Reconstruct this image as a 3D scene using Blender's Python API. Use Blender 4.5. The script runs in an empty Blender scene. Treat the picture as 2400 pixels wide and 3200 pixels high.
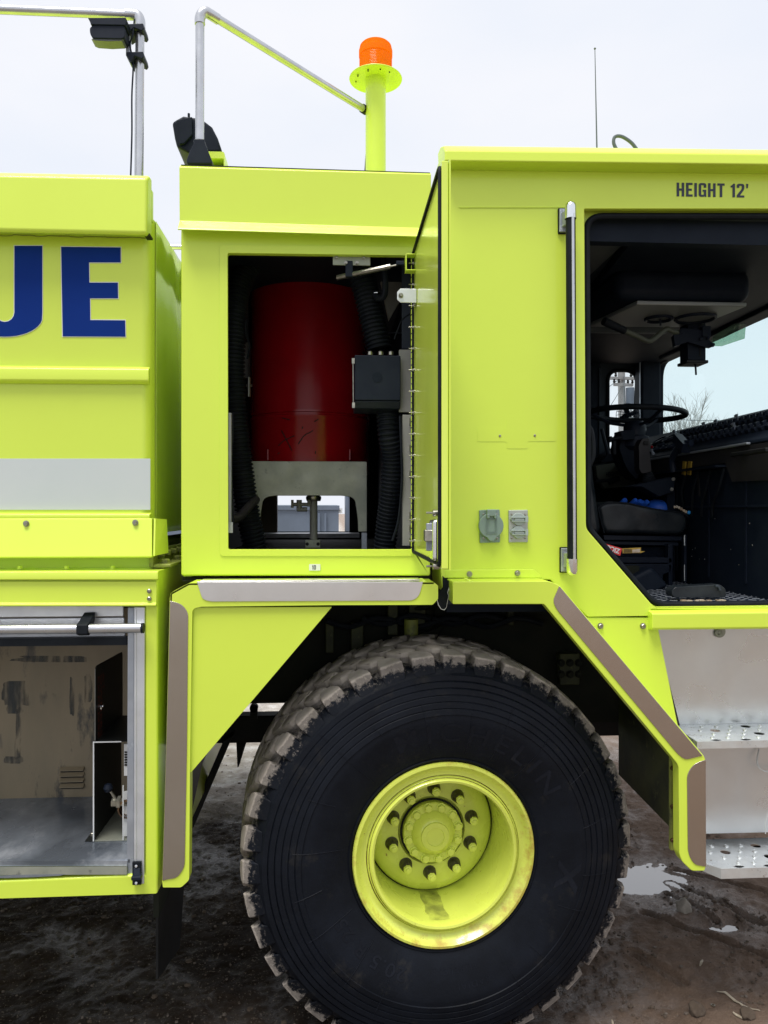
import bpy, bmesh, math, random
from mathutils import Vector, Matrix, noise
from mathutils.geometry import tessellate_polygon
random.seed(7)
R = math.radians
SC = bpy.context.scene
COL = SC.collection

# ------------------------------------------------------------------ camera
YAW = R(3.72); CS = math.cos(YAW); SN = math.sin(YAW)
CAM = Vector((0.0, -2.8, 2.0)); F = 2400.0
cam_d = bpy.data.cameras.new('camera'); cam = bpy.data.objects.new('camera', cam_d); COL.objects.link(cam)
cam.location = CAM; cam.rotation_euler = (R(90), 0, -YAW)
cam_d.sensor_fit = 'HORIZONTAL'; cam_d.sensor_width = 36; cam_d.lens = 36
cam_d.clip_start = 0.05; cam_d.clip_end = 2000
SC.camera = cam

# ------------------------------------------------------------------ sky, sun, exposure
W = bpy.data.worlds.new('World'); SC.world = W; W.use_nodes = True
wn = W.node_tree.nodes; wl = W.node_tree.links; wn.clear()
SUN_EL, SUN_ROT = R(70), R(212)
sky = wn.new('ShaderNodeTexSky'); sky.sky_type = 'NISHITA'; sky.sun_disc = False
sky.sun_elevation = SUN_EL; sky.sun_rotation = SUN_ROT; sky.dust_density = 4
b1 = wn.new('ShaderNodeBackground'); b1.inputs[1].default_value = 0.08; wl.new(sky.outputs[0], b1.inputs[0])
tc = wn.new('ShaderNodeTexCoord'); mp = wn.new('ShaderNodeMapping'); mp.inputs['Scale'].default_value = (1.6, 1.6, 4.2)
wl.new(tc.outputs['Generated'], mp.inputs[0])
nz = wn.new('ShaderNodeTexNoise'); nz.inputs['Scale'].default_value = 1.3; nz.inputs['Detail'].default_value = 5; wl.new(mp.outputs[0], nz.inputs[0])
cr = wn.new('ShaderNodeValToRGB'); wl.new(nz.outputs[0], cr.inputs[0])
cr.color_ramp.elements[0].position = .30; cr.color_ramp.elements[0].color = (0.83, 0.875, 0.965, 1)
cr.color_ramp.elements[1].position = .66; cr.color_ramp.elements[1].color = (0.93, 0.94, 0.985, 1)
b2 = wn.new('ShaderNodeBackground'); b2.inputs[1].default_value = 1.0; wl.new(cr.outputs[0], b2.inputs[0])
mx = wn.new('ShaderNodeMixShader'); mx.inputs[0].default_value = 0.93
wl.new(b1.outputs[0], mx.inputs[1]); wl.new(b2.outputs[0], mx.inputs[2])
wo = wn.new('ShaderNodeOutputWorld'); wl.new(mx.outputs[0], wo.inputs[0])
sd = bpy.data.lights.new('sun', 'SUN'); so = bpy.data.objects.new('sun', sd); COL.objects.link(so)
sd.energy = 3.4; sd.angle = R(26); sd.color = (1.0, 0.965, 0.91)
_dir = Vector((math.sin(SUN_ROT) * math.cos(SUN_EL), math.cos(SUN_ROT) * math.cos(SUN_EL), math.sin(SUN_EL)))
so.location = (0, -6, 9); so.rotation_euler = (-_dir).to_track_quat('-Z', 'Y').to_euler()
SC.view_settings.view_transform = 'Standard'; SC.view_settings.look = 'None'
SC.view_settings.exposure = 0.10; SC.view_settings.gamma = 1.0
SC.render.engine = 'CYCLES'
SC.cycles.max_bounces = 8; SC.cycles.diffuse_bounces = 4; SC.cycles.transparent_max_bounces = 10

# ------------------------------------------------------------------ pixel -> place helpers
def X(u, Y):
    t = (u - 1200) / F; d = Y + 2.8
    return d * (SN + t * CS) / (CS - t * SN)
def Zx(x, Y, v):
    return 2.0 - (v - 1600) / F * (x * SN + (Y + 2.8) * CS)
def P(u, v, Y):
    x = X(u, Y); return Vector((x, Y, Zx(x, Y, v)))
def G(u, v, z=0.0):
    D = (2.0 - z) * F / (v - 1600); k = (u - 1200) / F
    return Vector((D * (SN + k * CS), -2.8 + D * (CS - k * SN), z))
def ATX(u, v, x):                      # point of the pixel ray on the plane x = const
    t = (u - 1200) / F; d = x * (CS - t * SN) / (SN + t * CS)
    return Vector((x, d - 2.8, 2.0 - (v - 1600) / F * (x * SN + d * CS)))
def PP(pts, Y): return [P(u, v, Y) for u, v in pts]

# ------------------------------------------------------------------ materials
MATS = {}
def mat(name, col, rough=.5, metal=0., coat=0., col2=None, nscale=3., ncon=(.35, .65), bump=0., bscale=40., bdist=.002,
        rvar=0., spec=.5, trans=0., emit=0., col3=None, n3=9., c3=(.6, .7), stretch=(1, 1, 1), b2=0., b2s=1.2, coords='Object'):
    m = bpy.data.materials.new(name); m.use_nodes = True; MATS[name] = m
    n = m.node_tree.nodes; l = m.node_tree.links; p = n['Principled BSDF']
    p.inputs['Base Color'].default_value = (*col, 1); p.inputs['Roughness'].default_value = rough
    p.inputs['Metallic'].default_value = metal; p.inputs['Coat Weight'].default_value = coat
    p.inputs['Coat Roughness'].default_value = .06; p.inputs['Specular IOR Level'].default_value = spec
    p.inputs['Transmission Weight'].default_value = trans
    if emit: p.inputs['Emission Color'].default_value = (*col, 1); p.inputs['Emission Strength'].default_value = emit
    t = n.new('ShaderNodeTexCoord'); mpn = n.new('ShaderNodeMapping'); mpn.inputs['Scale'].default_value = stretch
    l.new(t.outputs[coords], mpn.inputs[0]); src = mpn.outputs[0]
    last = None
    if col2:
        a = n.new('ShaderNodeTexNoise'); a.inputs['Scale'].default_value = nscale; a.inputs['Detail'].default_value = 8; a.inputs['Roughness'].default_value = .62
        l.new(src, a.inputs[0]); r = n.new('ShaderNodeValToRGB'); l.new(a.outputs[0], r.inputs[0])
        r.color_ramp.elements[0].position = ncon[0]; r.color_ramp.elements[0].color = (*col, 1)
        r.color_ramp.elements[1].position = ncon[1]; r.color_ramp.elements[1].color = (*col2, 1)
        last = r.outputs[0]
    if col3:
        a = n.new('ShaderNodeTexNoise'); a.inputs['Scale'].default_value = n3; a.inputs['Detail'].default_value = 10; a.inputs['Roughness'].default_value = .7
        l.new(src, a.inputs[0]); r = n.new('ShaderNodeMapRange'); l.new(a.outputs[0], r.inputs[0])
        r.inputs[1].default_value = c3[0]; r.inputs[2].default_value = c3[1]
        q = n.new('ShaderNodeMix'); q.data_type = 'RGBA'; l.new(r.outputs[0], q.inputs[0])
        if last: l.new(last, q.inputs[6])
        else: q.inputs[6].default_value = (*col, 1)
        q.inputs[7].default_value = (*col3, 1); last = q.outputs[2]
    if last: l.new(last, p.inputs['Base Color'])
    if rvar:
        a = n.new('ShaderNodeTexNoise'); a.inputs['Scale'].default_value = nscale * 1.7; a.inputs['Detail'].default_value = 6; l.new(src, a.inputs[0])
        r = n.new('ShaderNodeMapRange'); l.new(a.outputs[0], r.inputs[0]); r.inputs[1].default_value = .3; r.inputs[2].default_value = .7
        r.inputs[3].default_value = max(.02, rough - rvar); r.inputs[4].default_value = min(1, rough + rvar); l.new(r.outputs[0], p.inputs['Roughness'])
    prev = None
    if bump:
        a = n.new('ShaderNodeTexNoise'); a.inputs['Scale'].default_value = bscale; a.inputs['Detail'].default_value = 5; l.new(src, a.inputs[0])
        b = n.new('ShaderNodeBump'); b.inputs['Strength'].default_value = bump; b.inputs['Distance'].default_value = bdist; l.new(a.outputs[0], b.inputs['Height'])
        prev = b
    if b2:
        a = n.new('ShaderNodeTexNoise'); a.inputs['Scale'].default_value = b2s; a.inputs['Detail'].default_value = 1; l.new(src, a.inputs[0])
        b = n.new('ShaderNodeBump'); b.inputs['Strength'].default_value = b2; b.inputs['Distance'].default_value = .03; l.new(a.outputs[0], b.inputs['Height'])
        if prev: l.new(prev.outputs[0], b.inputs['Normal'])
        prev = b
    if prev:
        l.new(prev.outputs[0], p.inputs['Normal']); l.new(prev.outputs[0], p.inputs['Coat Normal'])
    return m
LIME = (.655, .825, .075)
mat('lime', LIME, .40, coat=.30, col2=(.63, .785, .070), nscale=1.1, bump=.05, bscale=260, bdist=.0006, b2=.13, b2s=1.3, rvar=.06, col3=(.50, .57, .09), n3=26, c3=(.71, .80))
mat('lime_gloss', (.64, .80, .09), .10, coat=.9, col2=(.54, .71, .075), nscale=2.2, b2=.30, b2s=3.0, rvar=.05, col3=(.36, .42, .07), n3=14, c3=(.66, .80), stretch=(1, 1, .3))
mat('lime_door', (.72, .86, .12), .22, coat=.30, col2=(.64, .78, .10), nscale=3, b2=.1, b2s=2.5, stretch=(1, 1, .3))
mat('lime_wheel', (.72, .80, .12), .30, coat=.5, col2=(.66, .74, .11), nscale=6, bump=.12, bscale=90, bdist=.001, col3=(.22, .10, .025), n3=42, c3=(.655, .70), rvar=.1)
mat('lime_dirty', (.30, .34, .05), .6, col2=(.18, .20, .05), nscale=7, col3=(.06, .06, .04), n3=9, c3=(.55, .68))
mat('under', (.009, .012, .008), .8, spec=.2, col2=(.018, .019, .012), nscale=6, bump=.3, bscale=60)  # near-black, so the colour itself carries the wheel well's shade
mat('shaded_lime', (.062, .070, .016), .7, col2=(.02, .024, .010), nscale=5, col3=(.09, .10, .03), n3=12, c3=(.6, .7), bump=.2, bscale=50)  # lime darkened to put the shade under the body into its colour
mat('frame_black', (.005, .006, .007), .6, spec=.25, col2=(.012, .012, .012), nscale=9, bump=.2, bscale=80)
mat('rubber', (.005, .007, .011), .55, spec=.14, col2=(.011, .014, .018), nscale=14, bump=.15, bscale=120)
mat('plastic', (.007, .011, .022), .45, spec=.16, col2=(.013, .018, .03), nscale=8, bump=.1, bscale=200, bdist=.0005)
mat('chrome', (.80, .82, .84), .16, 1., rvar=.04, nscale=20, bump=.05, bscale=30)
mat('bolt', (.45, .44, .38), .32, 1., col2=(.30, .29, .25), nscale=60)
mat('alu', (.68, .70, .73), .42, .65, col2=(.58, .60, .64), nscale=8, rvar=.1, bump=.1, bscale=90)
mat('rail', (.60, .61, .64), .30, .9, col2=(.52, .53, .56), nscale=12, rvar=.06, bump=.08, bscale=60)
mat('alu_grey', (.42, .45, .50), .5, .6, col2=(.30, .33, .38), nscale=5, rvar=.15, col3=(.55, .58, .62), n3=9, c3=(.58, .7))
mat('alu_panel', (.74, .76, .76), .30, .75, col2=(.66, .68, .69), nscale=2.5, rvar=.08, bump=.1, bscale=3, bdist=.01, col3=(.40, .42, .40), n3=40, c3=(.72, .8))
mat('stainless', (.53, .485, .44), .20, 1., col2=(.49, .45, .41), nscale=3, rvar=.04)
mat('lit_steel', (.80, .785, .77), .30, 1., col2=(.74, .73, .72), nscale=5, rvar=.04)  # brighter copy of the trim steel; light on the top strip put into colour
mat('tread_metal', (.74, .77, .78), .36, .7, col2=(.64, .67, .68), nscale=14, rvar=.12, col3=(.25, .20, .15), n3=22, c3=(.60, .68), bump=.15, bscale=70)
mat('reflect_tape', (.58, .62, .63), .45, .15, col2=(.55, .60, .61), nscale=2.0, bump=.12, bscale=900, bdist=.0004)
mat('blue_vinyl', (.001, .024, .19), .6, spec=.12, col2=(.001, .027, .205), nscale=4)
mat('white_vinyl', (.75, .77, .72), .4)
mat('navy_ink', (.02, .028, .055), .4)
mat('red_ink', (.13, .03, .02), .6)
mat('red_tank', (.25, .003, .007), .20, spec=.4, col2=(.20, .003, .006), nscale=5, col3=(.05, .01, .01), n3=16, c3=(.70, .76), rvar=.06)
mat('galv', (.36, .37, .30), .5, .35, col2=(.26, .28, .24), nscale=7, col3=(.14, .15, .14), n3=18, c3=(.60, .70), rvar=.12, bump=.1, bscale=60)
mat('grey_paint', (.30, .30, .27), .5, col2=(.24, .24, .22), nscale=6)
mat('tan_wall', (.27, .215, .135), .45, col2=(.20, .165, .105), nscale=2.4, rvar=.12, col3=(.055, .052, .045), n3=5.5, c3=(.56, .66), stretch=(1.6, 1, .55))
mat('comp_floor', (.33, .37, .43), .24, .5, col2=(.12, .14, .17), nscale=2.6, ncon=(.38, .62), rvar=.15, col3=(.42, .45, .50), n3=4, c3=(.54, .68), stretch=(1, .6, 1), bump=.1, bscale=30)
mat('dark_sheet', (.009, .011, .011), .5, spec=.3, col2=(.015, .017, .016), nscale=8)
mat('label_white', (.72, .74, .74), .5)
mat('brass', (.20, .12, .06), .45, .8, col2=(.10, .06, .04), nscale=30)
mat('socket', (.20, .28, .26), .5, col2=(.22, .30, .28), nscale=9)
mat('socket_plate', (.48, .51, .48), .42, .4, col2=(.40, .43, .41), nscale=15)
mat('socket_lid', (.34, .40, .40), .45, col2=(.38, .44, .44), nscale=12)
mat('cab_grey', (.035, .045, .058), .7, spec=.3, col2=(.028, .037, .05), nscale=10, bump=.15, bscale=200)
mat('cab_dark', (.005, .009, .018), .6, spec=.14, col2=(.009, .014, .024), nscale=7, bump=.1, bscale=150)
mat('cab_brown', (.026, .024, .026), .5, spec=.3, col2=(.018, .018, .02), nscale=5)
mat('cab_olive', (.09, .10, .075), .5, col2=(.07, .08, .06), nscale=5)
mat('headliner', (.11, .125, .135), .6, col2=(.085, .10, .11), nscale=6)
mat('pan_metal', (.27, .29, .29), .45, .3, col2=(.26, .28, .28), nscale=8)
mat('vinyl_seat', (.006, .009, .013), .33, spec=.3, col2=(.024, .03, .034), nscale=8, rvar=.08, bump=.15, bscale=90, b2=.4, b2s=7)
mat('gauge', (.65, .70, .70), .25)
mat('yellow_tag', (.45, .28, .03), .5, col2=(.30, .20, .03), nscale=40)
mat('red_tag', (.62, .03, .03), .45)
mat('glove', (.02, .12, .62), .5, col2=(.015, .10, .52), nscale=12)
mat('rust', (.16, .075, .02), .8, col2=(.45, .48, .08), nscale=18, ncon=(.5, .6))
mat('paper', (.55, .50, .42), .7, col2=(.3, .2, .12), nscale=30)
mat('container', (.13, .165, .225), .6, col2=(.09, .115, .155), nscale=.6)
mat('container_top', (.42, .48, .54), .6)
mat('wood_pole', (.33, .33, .34), .8, col2=(.22, .21, .21), nscale=2)
mat('bark', (.34, .35, .35), .9, col2=(.25, .26, .26), nscale=2)
mat('wire', (.10, .12, .14), .7)
mat('rock', (.30, .27, .23), .85, col2=(.20, .18, .15), nscale=25, bump=.6, bscale=50)
mat('pebble', (.17, .14, .115), .85, col2=(.09, .07, .055), nscale=9)
mat('clod', (.07, .05, .035), .95, col2=(.10, .075, .055), nscale=40, bump=.8, bscale=60)
mat('straw', (.46, .40, .31), .7, col2=(.30, .25, .18), nscale=40)

mat('glass_green', (.45, .62, .52), .1, trans=.9)

def amber():
    m = bpy.data.materials.new('amber'); m.use_nodes = True; MATS['amber'] = m
    n = m.node_tree.nodes; l = m.node_tree.links; n.clear()
    o = n.new('ShaderNodeOutputMaterial'); d = n.new('ShaderNodeBsdfDiffuse'); d.inputs[0].default_value = (1, .30, .004, 1)
    t = n.new('ShaderNodeBsdfTranslucent'); t.inputs[0].default_value = (1, .34, .004, 1)
    x = n.new('ShaderNodeMixShader'); x.inputs[0].default_value = .55; l.new(d.outputs[0], x.inputs[1]); l.new(t.outputs[0], x.inputs[2])
    g = n.new('ShaderNodeBsdfGlossy'); g.inputs['Roughness'].default_value = .15; y = n.new('ShaderNodeMixShader'); y.inputs[0].default_value = .012
    l.new(x.outputs[0], y.inputs[1]); l.new(g.outputs[0], y.inputs[2]); l.new(y.outputs[0], o.inputs[0])
amber()
def glass(name, tint, gl=.06):
    m = bpy.data.materials.new(name); m.use_nodes = True; MATS[name] = m
    n = m.node_tree.nodes; l = m.node_tree.links; n.clear()
    o = n.new('ShaderNodeOutputMaterial'); t = n.new('ShaderNodeBsdfTransparent'); t.inputs[0].default_value = (*tint, 1)
    g = n.new('ShaderNodeBsdfGlossy'); g.inputs['Roughness'].default_value = .03
    x = n.new('ShaderNodeMixShader'); x.inputs[0].default_value = gl
    l.new(t.outputs[0], x.inputs[1]); l.new(g.outputs[0], x.inputs[2]); l.new(x.outputs[0], o.inputs[0])
mat('glass_lens', (.10,.11,.11), .3); mat('glove_light', (.02,.30,.75), .4)
glass('visor', (.55, .70, .60), .08)
glass('windshield', (.91, .99, .985), .02); glass('clear_glass', (.95, .98, .98), .04)
# ------------------------------------------------------------------ mesh helpers
def round_poly(pts, r, n=5):
    out = []; N = len(pts)
    rr = r if isinstance(r, (list, tuple)) else [r] * N
    for i in range(N):
        p = Vector(pts[i]); a = Vector(pts[i - 1]); b = Vector(pts[(i + 1) % N]); q = rr[i]
        if q <= 0: out.append(tuple(p)); continue
        da = (a - p); db = (b - p); q = min(q, da.length * .49, db.length * .49)
        s = p + da.normalized() * q; e = p + db.normalized() * q
        for k in range(n + 1):
            t = k / n; out.append(tuple((1 - t) ** 2 * s + 2 * t * (1 - t) * p + t * t * e))
    return out

class MB:
    def __init__(s): s.v = []; s.f = []
    def add(s, vs, fs):
        o = len(s.v); s.v += [Vector(q) for q in vs]; s.f += [[o + i for i in f] for f in fs]; return s
    def box(s, x0, x1, y0, y1, z0, z1):
        return s.add([(x, y, z) for x in (x0, x1) for y in (y0, y1) for z in (z0, z1)],
                     [(0, 1, 3, 2), (4, 6, 7, 5), (0, 4, 5, 1), (2, 3, 7, 6), (0, 2, 6, 4), (1, 5, 7, 3)])
    def pbox(s, u0, v0, u1, v1, Y, Y2):          # a box whose near face fills that pixel rectangle
        a = P(u0, v0, Y); b = P(u1, v1, Y); return s.box(a.x, b.x, Y, Y2, b.z, a.z)
    def obox(s, c, ax, ay, az):                  # centre and three half vectors
        c = Vector(c); ax = Vector(ax); ay = Vector(ay); az = Vector(az)
        return s.add([c + i * ax + j * ay + k * az for i in (-1, 1) for j in (-1, 1) for k in (-1, 1)],
                     [(0, 1, 3, 2), (4, 6, 7, 5), (0, 4, 5, 1), (2, 3, 7, 6), (0, 2, 6, 4), (1, 5, 7, 3)])
    def prism(s, pts, off, holes=()):
        off = Vector(off); loops = [[Vector(p) for p in pts]] + [[Vector(p) for p in h] for h in holes]
        flat = [p for L in loops for p in L]; n = len(flat); o = len(s.v)
        s.v += flat + [p + off for p in flat]
        if holes:
            tris = tessellate_polygon(loops)
            for t in tris: s.f.append([o + i for i in t]); s.f.append([o + n + i for i in reversed(t)])
        else:
            s.f.append([o + i for i in range(n)]); s.f.append([o + n + i for i in reversed(range(n))])
        b = 0
        for L in loops:
            m = len(L)
            for i in range(m):
                j = (i + 1) % m; s.f.append([o + b + i, o + b + j, o + n + b + j, o + n + b + i])
            b += m
        return s
    def pprism(s, px, Y, Y2, holes=()):
        return s.prism(PP(px, Y), (0, Y2 - Y, 0), [PP(h, Y) for h in holes])
    def sweep(s, prof, u0, u1, closed=True):     # profile [(Y, v at u0, v at u1)] run along x
        x0 = X(u0, prof[0][0]); x1 = X(u1, prof[0][0])
        a = [Vector((x0, y, Zx(x0, y, va))) for y, va, vb in prof]; b = [Vector((x1, y, Zx(x1, y, vb))) for y, va, vb in prof]
        n = len(prof); o = len(s.v); s.v += a + b
        for i in range(n if closed else n - 1): j = (i + 1) % n; s.f.append([o + i, o + j, o + n + j, o + n + i])
        if closed: s.f.append([o + i for i in range(n)]); s.f.append([o + n + i for i in reversed(range(n))])
        return s
    def tube(s, pts, r, n=10, closed=False, rf=None):
        pts = [Vector(p) for p in pts]; N = len(pts); o = len(s.v); prev = None
        for i, p in enumerate(pts):
            if closed: t = pts[(i + 1) % N] - pts[i - 1]
            else: t = pts[min(i + 1, N - 1)] - pts[max(i - 1, 0)]
            t.normalize()
            if prev is None:
                a = Vector((0, 0, 1)) if abs(t.z) < .9 else Vector((1, 0, 0)); e = (a - t * a.dot(t)).normalized()
            else: e = (prev - t * prev.dot(t)).normalized()
            prev = e; g = t.cross(e); q = rf(i) if rf else r
            for k in range(n):
                th = 2 * math.pi * k / n; s.v.append(p + e * (q * math.cos(th)) + g * (q * math.sin(th)))
        for i in range(N if closed else N - 1):
            j = (i + 1) % N
            for k in range(n): m = (k + 1) % n; s.f.append([o + i * n + k, o + i * n + m, o + j * n + m, o + j * n + k])
        if not closed: s.f.append([o + k for k in range(n)]); s.f.append([o + (N - 1) * n + k for k in reversed(range(n))])
        return s
    def cyl(s, a, b, r, r2=None, n=20):
        r2 = r if r2 is None else r2
        return s.tube([a, b], r, n, rf=lambda i: (r, r2)[i])
    def lathe(s, prof, c, axis, n=48, ref=None):  # prof [(r, h)] about axis from c; ends closed where r == 0
        c = Vector(c); ax = Vector(axis).normalized(); a = Vector(ref) if ref else (Vector((0, 0, 1)) if abs(ax.z) < .9 else Vector((1, 0, 0)))
        e = (a - ax * a.dot(ax)).normalized(); g = ax.cross(e); o = len(s.v); M = len(prof)
        for r, h in prof:
            for k in range(n):
                th = 2 * math.pi * k / n; s.v.append(c + ax * h + e * (max(r, 1e-5) * math.cos(th)) + g * (max(r, 1e-5) * math.sin(th)))
        for i in range(M - 1):
            for k in range(n): m = (k + 1) % n; s.f.append([o + i * n + k, o + i * n + m, o + (i + 1) * n + m, o + (i + 1) * n + k])
        return s
    def build(s, name, material, parent=None, bevel=0., smooth=35, seg=2, recalc=True, origin=None):
        c = Vector(origin) if origin else (sum(s.v, Vector()) / max(1, len(s.v)))
        me = bpy.data.meshes.new(name); me.from_pydata([v - c for v in s.v], [], s.f)
        bm = bmesh.new(); bm.from_mesh(me); bmesh.ops.remove_doubles(bm, verts=bm.verts, dist=1e-5)
        bmesh.ops.dissolve_degenerate(bm, edges=bm.edges, dist=1e-6)
        if recalc: bmesh.ops.recalc_face_normals(bm, faces=bm.faces)
        bm.to_mesh(me); bm.free()
        me.materials.append(MATS[material])
        me.polygons.foreach_set('use_smooth', [True] * len(me.polygons))
        me.set_sharp_from_angle(angle=R(smooth))
        o = bpy.data.objects.new(name, me); COL.objects.link(o)
        o.location = c
        if parent is not None:
            o.parent = parent; o.matrix_parent_inverse = Matrix.Translation(-WL(parent))
        if bevel:
            b = o.modifiers.new('bevel', 'BEVEL'); b.width = bevel; b.segments = seg; b.limit_method = 'ANGLE'; b.angle_limit = R(40); b.harden_normals = True
            b.use_clamp_overlap = True
        return o
_WL = {}
def WL(o):                                        # world location of an unrotated parent chain
    v = Vector(o.location)
    return v
def empty(name, loc, label, cat, group=None):
    o = bpy.data.objects.new(name, None); COL.objects.link(o); o.location = loc; o.empty_display_size = .1
    o['label'] = label; o['category'] = cat
    if group: o['group'] = group
    return o
def tag(o, label, cat=None, group=None, kind=None):
    if label: o['label'] = label
    if cat: o['category'] = cat
    if group: o['group'] = group
    if kind: o['kind'] = kind
    return o
def bolt(mb, p, r=.011, h=.009, n=6, axis=(0, -1, 0), washer=True):
    p = Vector(p); a = Vector(axis)
    if washer: mb.cyl(p, p + a * (h * .3), r * 1.25, n=18)
    mb.lathe([(r, 0), (r, h * .8), (r * .82, h), (0, h)], p + a * (h * .3 if washer else 0), a, n)
def text_mesh(txt, bold=0., ext=.0, spacing=1.0):
    c = bpy.data.curves.new('text', 'FONT'); c.body = txt; c.size = 1; c.offset = bold; c.extrude = ext; c.space_character = spacing
    o = bpy.data.objects.new('text', c); COL.objects.link(o); bpy.context.view_layer.update()
    me = bpy.data.meshes.new_from_object(o.evaluated_get(bpy.context.evaluated_depsgraph_get()))
    vs = [v.co.copy() for v in me.vertices]; fs = [list(p.vertices) for p in me.polygons]
    bpy.data.objects.remove(o); bpy.data.curves.remove(c); bpy.data.meshes.remove(me)
    return vs, fs
GLY = {'H': (5, [[(0, 0), (1.7, 0), (1.7, 4.2), (3.3, 4.2), (3.3, 0), (5, 0), (5, 10), (3.3, 10), (3.3, 5.8), (1.7, 5.8), (1.7, 10), (0, 10)]]),
 'E': (4.3, [[(0, 0), (4.3, 0), (4.3, 1.6), (1.7, 1.6), (1.7, 4.2), (3.8, 4.2), (3.8, 5.8), (1.7, 5.8), (1.7, 8.4), (4.3, 8.4), (4.3, 10), (0, 10)]]),
 'I': (1.7, [[(0, 0), (1.7, 0), (1.7, 10), (0, 10)]]), 'T': (4.8, [[(1.55, 0), (3.25, 0), (3.25, 8.4), (4.8, 8.4), (4.8, 10), (0, 10), (0, 8.4), (1.55, 8.4)]]),
 'G': (5, [[(5, 6.6), (5, 8.6), (4.6, 9.6), (3.6, 10), (1.4, 10), (.4, 9.6), (0, 8.6), (0, 1.4), (.4, .4), (1.4, 0), (3.2, 0), (3.8, .5), (4, 0), (5, 0), (5, 5.2), (2.6, 5.2), (2.6, 3.8), (3.4, 3.8), (3.4, 1.9), (3, 1.5), (2, 1.5), (1.7, 1.8), (1.7, 8.2), (2, 8.5), (3, 8.5), (3.3, 8.2), (3.3, 6.6)]]),
 '1': (3.1, [[(1.4, 0), (3.1, 0), (3.1, 10), (1.9, 10), (1.3, 9), (.2, 8.4), (.2, 7.1), (1.4, 7.3)]]),
 '2': (5, [[(0, 0), (5, 0), (5, 1.5), (2.1, 1.5), (4.5, 5.2), (5, 6.6), (5, 8.6), (4.6, 9.6), (3.6, 10), (1.4, 10), (.4, 9.6), (0, 8.6), (0, 7), (1.7, 7), (1.7, 8.2), (2, 8.5), (3, 8.5), (3.3, 8.2), (3.3, 6.7), (3, 5.8), (0, 1.6)]]),
 '0': (5, [[(0, 1.4), (.4, .4), (1.4, 0), (3.6, 0), (4.6, .4), (5, 1.4), (5, 8.6), (4.6, 9.6), (3.6, 10), (1.4, 10), (.4, 9.6), (0, 8.6)], [(1.7, 1.8), (2, 1.5), (3, 1.5), (3.3, 1.8), (3.3, 8.2), (3, 8.5), (2, 8.5), (1.7, 8.2)]]),
 "'": (1.5, [[(.2, 6.8), (1.2, 6.8), (1.5, 10), (0, 10)]])}
def block_text(s, gap=1.1):
    vs = []; fs = []; x = 0
    for ch in s:
        if ch == ' ': x += 2.6; continue
        w, loops = GLY[ch]; L = [[Vector((a + x, b, 0)) for a, b in q] for q in loops]; o = len(vs)
        for q in L: vs += q
        fs += [[o + i for i in t] for t in tessellate_polygon(L)]; x += w + gap
    return vs, fs
def smoothpath(pts, n=6):
    pts = [Vector(p) for p in pts]; out = []
    for i in range(len(pts) - 1):
        p0 = pts[max(i - 1, 0)]; p1 = pts[i]; p2 = pts[i + 1]; p3 = pts[min(i + 2, len(pts) - 1)]
        for k in range(n):
            t = k / n
            out.append(.5 * ((2 * p1) + (-p0 + p2) * t + (2 * p0 - 5 * p1 + 4 * p2 - p3) * t * t + (-p0 + 3 * p1 - 3 * p2 + p3) * t ** 3))
    out.append(pts[-1]); return out
def corrugated(pts, r, pitch=.014, depth=.12, n=14):
    base = smoothpath(pts, 10); L = [0]
    for i in range(1, len(base)): L.append(L[-1] + (base[i] - base[i - 1]).length)
    N = int(L[-1] / (pitch / 4)); path = []; j = 0
    for k in range(N + 1):
        s = L[-1] * k / N
        while j < len(L) - 2 and L[j + 1] < s: j += 1
        t = (s - L[j]) / max(1e-9, L[j + 1] - L[j]); path.append(base[j].lerp(base[j + 1], t))
    m = MB(); m.tube(path, r, n, rf=lambda i: r * (1 - depth * (i % 4 in (0, 1)))); return m
# ------------------------------------------------------------------ ground, puddle
PUD = [(G(1985, 2742), .34, .20), (G(2262, 2888), .20, .075)]
RUT = [(G(2095, 2752), G(2390, 2895), .016), (G(2085, 2790), G(2240, 2875), .013), (G(2110, 2715), G(2420, 2800), .016), (G(1990, 2480), G(2075, 2360), .03),
       (G(2010, 2855), G(2420, 3010), .018), (G(1980, 2980), G(2130, 3080), .02)]
def gz(x, y):
    d = math.hypot(x - .5, y - 1.5); f = 1 / (1 + (d / 9) ** 2)
    p = Vector((x, y, 0))
    h = (noise.noise(p * 1.3) * .022 + noise.noise(p * 4.1) * .012 + noise.noise(p * 11) * .011 + noise.noise(p * 27) * .008 + noise.noise(p * 48) * .0045 + abs(noise.noise(p * 17 + Vector((5, 0, 0)))) * .008) * f + .004
    for c, rx, ry in PUD:
        q = ((x - c.x) / rx) ** 2 + ((y - c.y) / ry) ** 2
        if q < 6: h = h * (1 - .75 * math.exp(-q * .6)) - .030 * math.exp(-q * 1.3)
    for a, b, w in RUT:
        ab = (b - a); t = max(0, min(1, ((x - a.x) * ab.x + (y - a.y) * ab.y) / (ab.x ** 2 + ab.y ** 2)))
        e = math.hypot(x - a.x - ab.x * t, y - a.y - ab.y * t) / w
        if e < 4: h += -.024 * math.exp(-e * e) + .014 * math.exp(-(e - 1.9) ** 2 * 1.5)
    return h
def axis_vals(lo, hi, st, far0, far1):
    v = []; x = lo
    while x <= hi: v.append(x); x += st
    g = st; x = v[-1]
    while x < far1: g *= 1.16; x += g; v.append(x)
    g = st; x = v[0]
    while x > far0: g *= 1.16; x -= g; v.insert(0, x)
    return v
xs = axis_vals(-1.5, 2.7, .013, -500, 500); ys = axis_vals(.1, 3.3, .013, -60, 700)
nx, ny = len(xs), len(ys)
me = bpy.data.meshes.new('ground')
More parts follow.
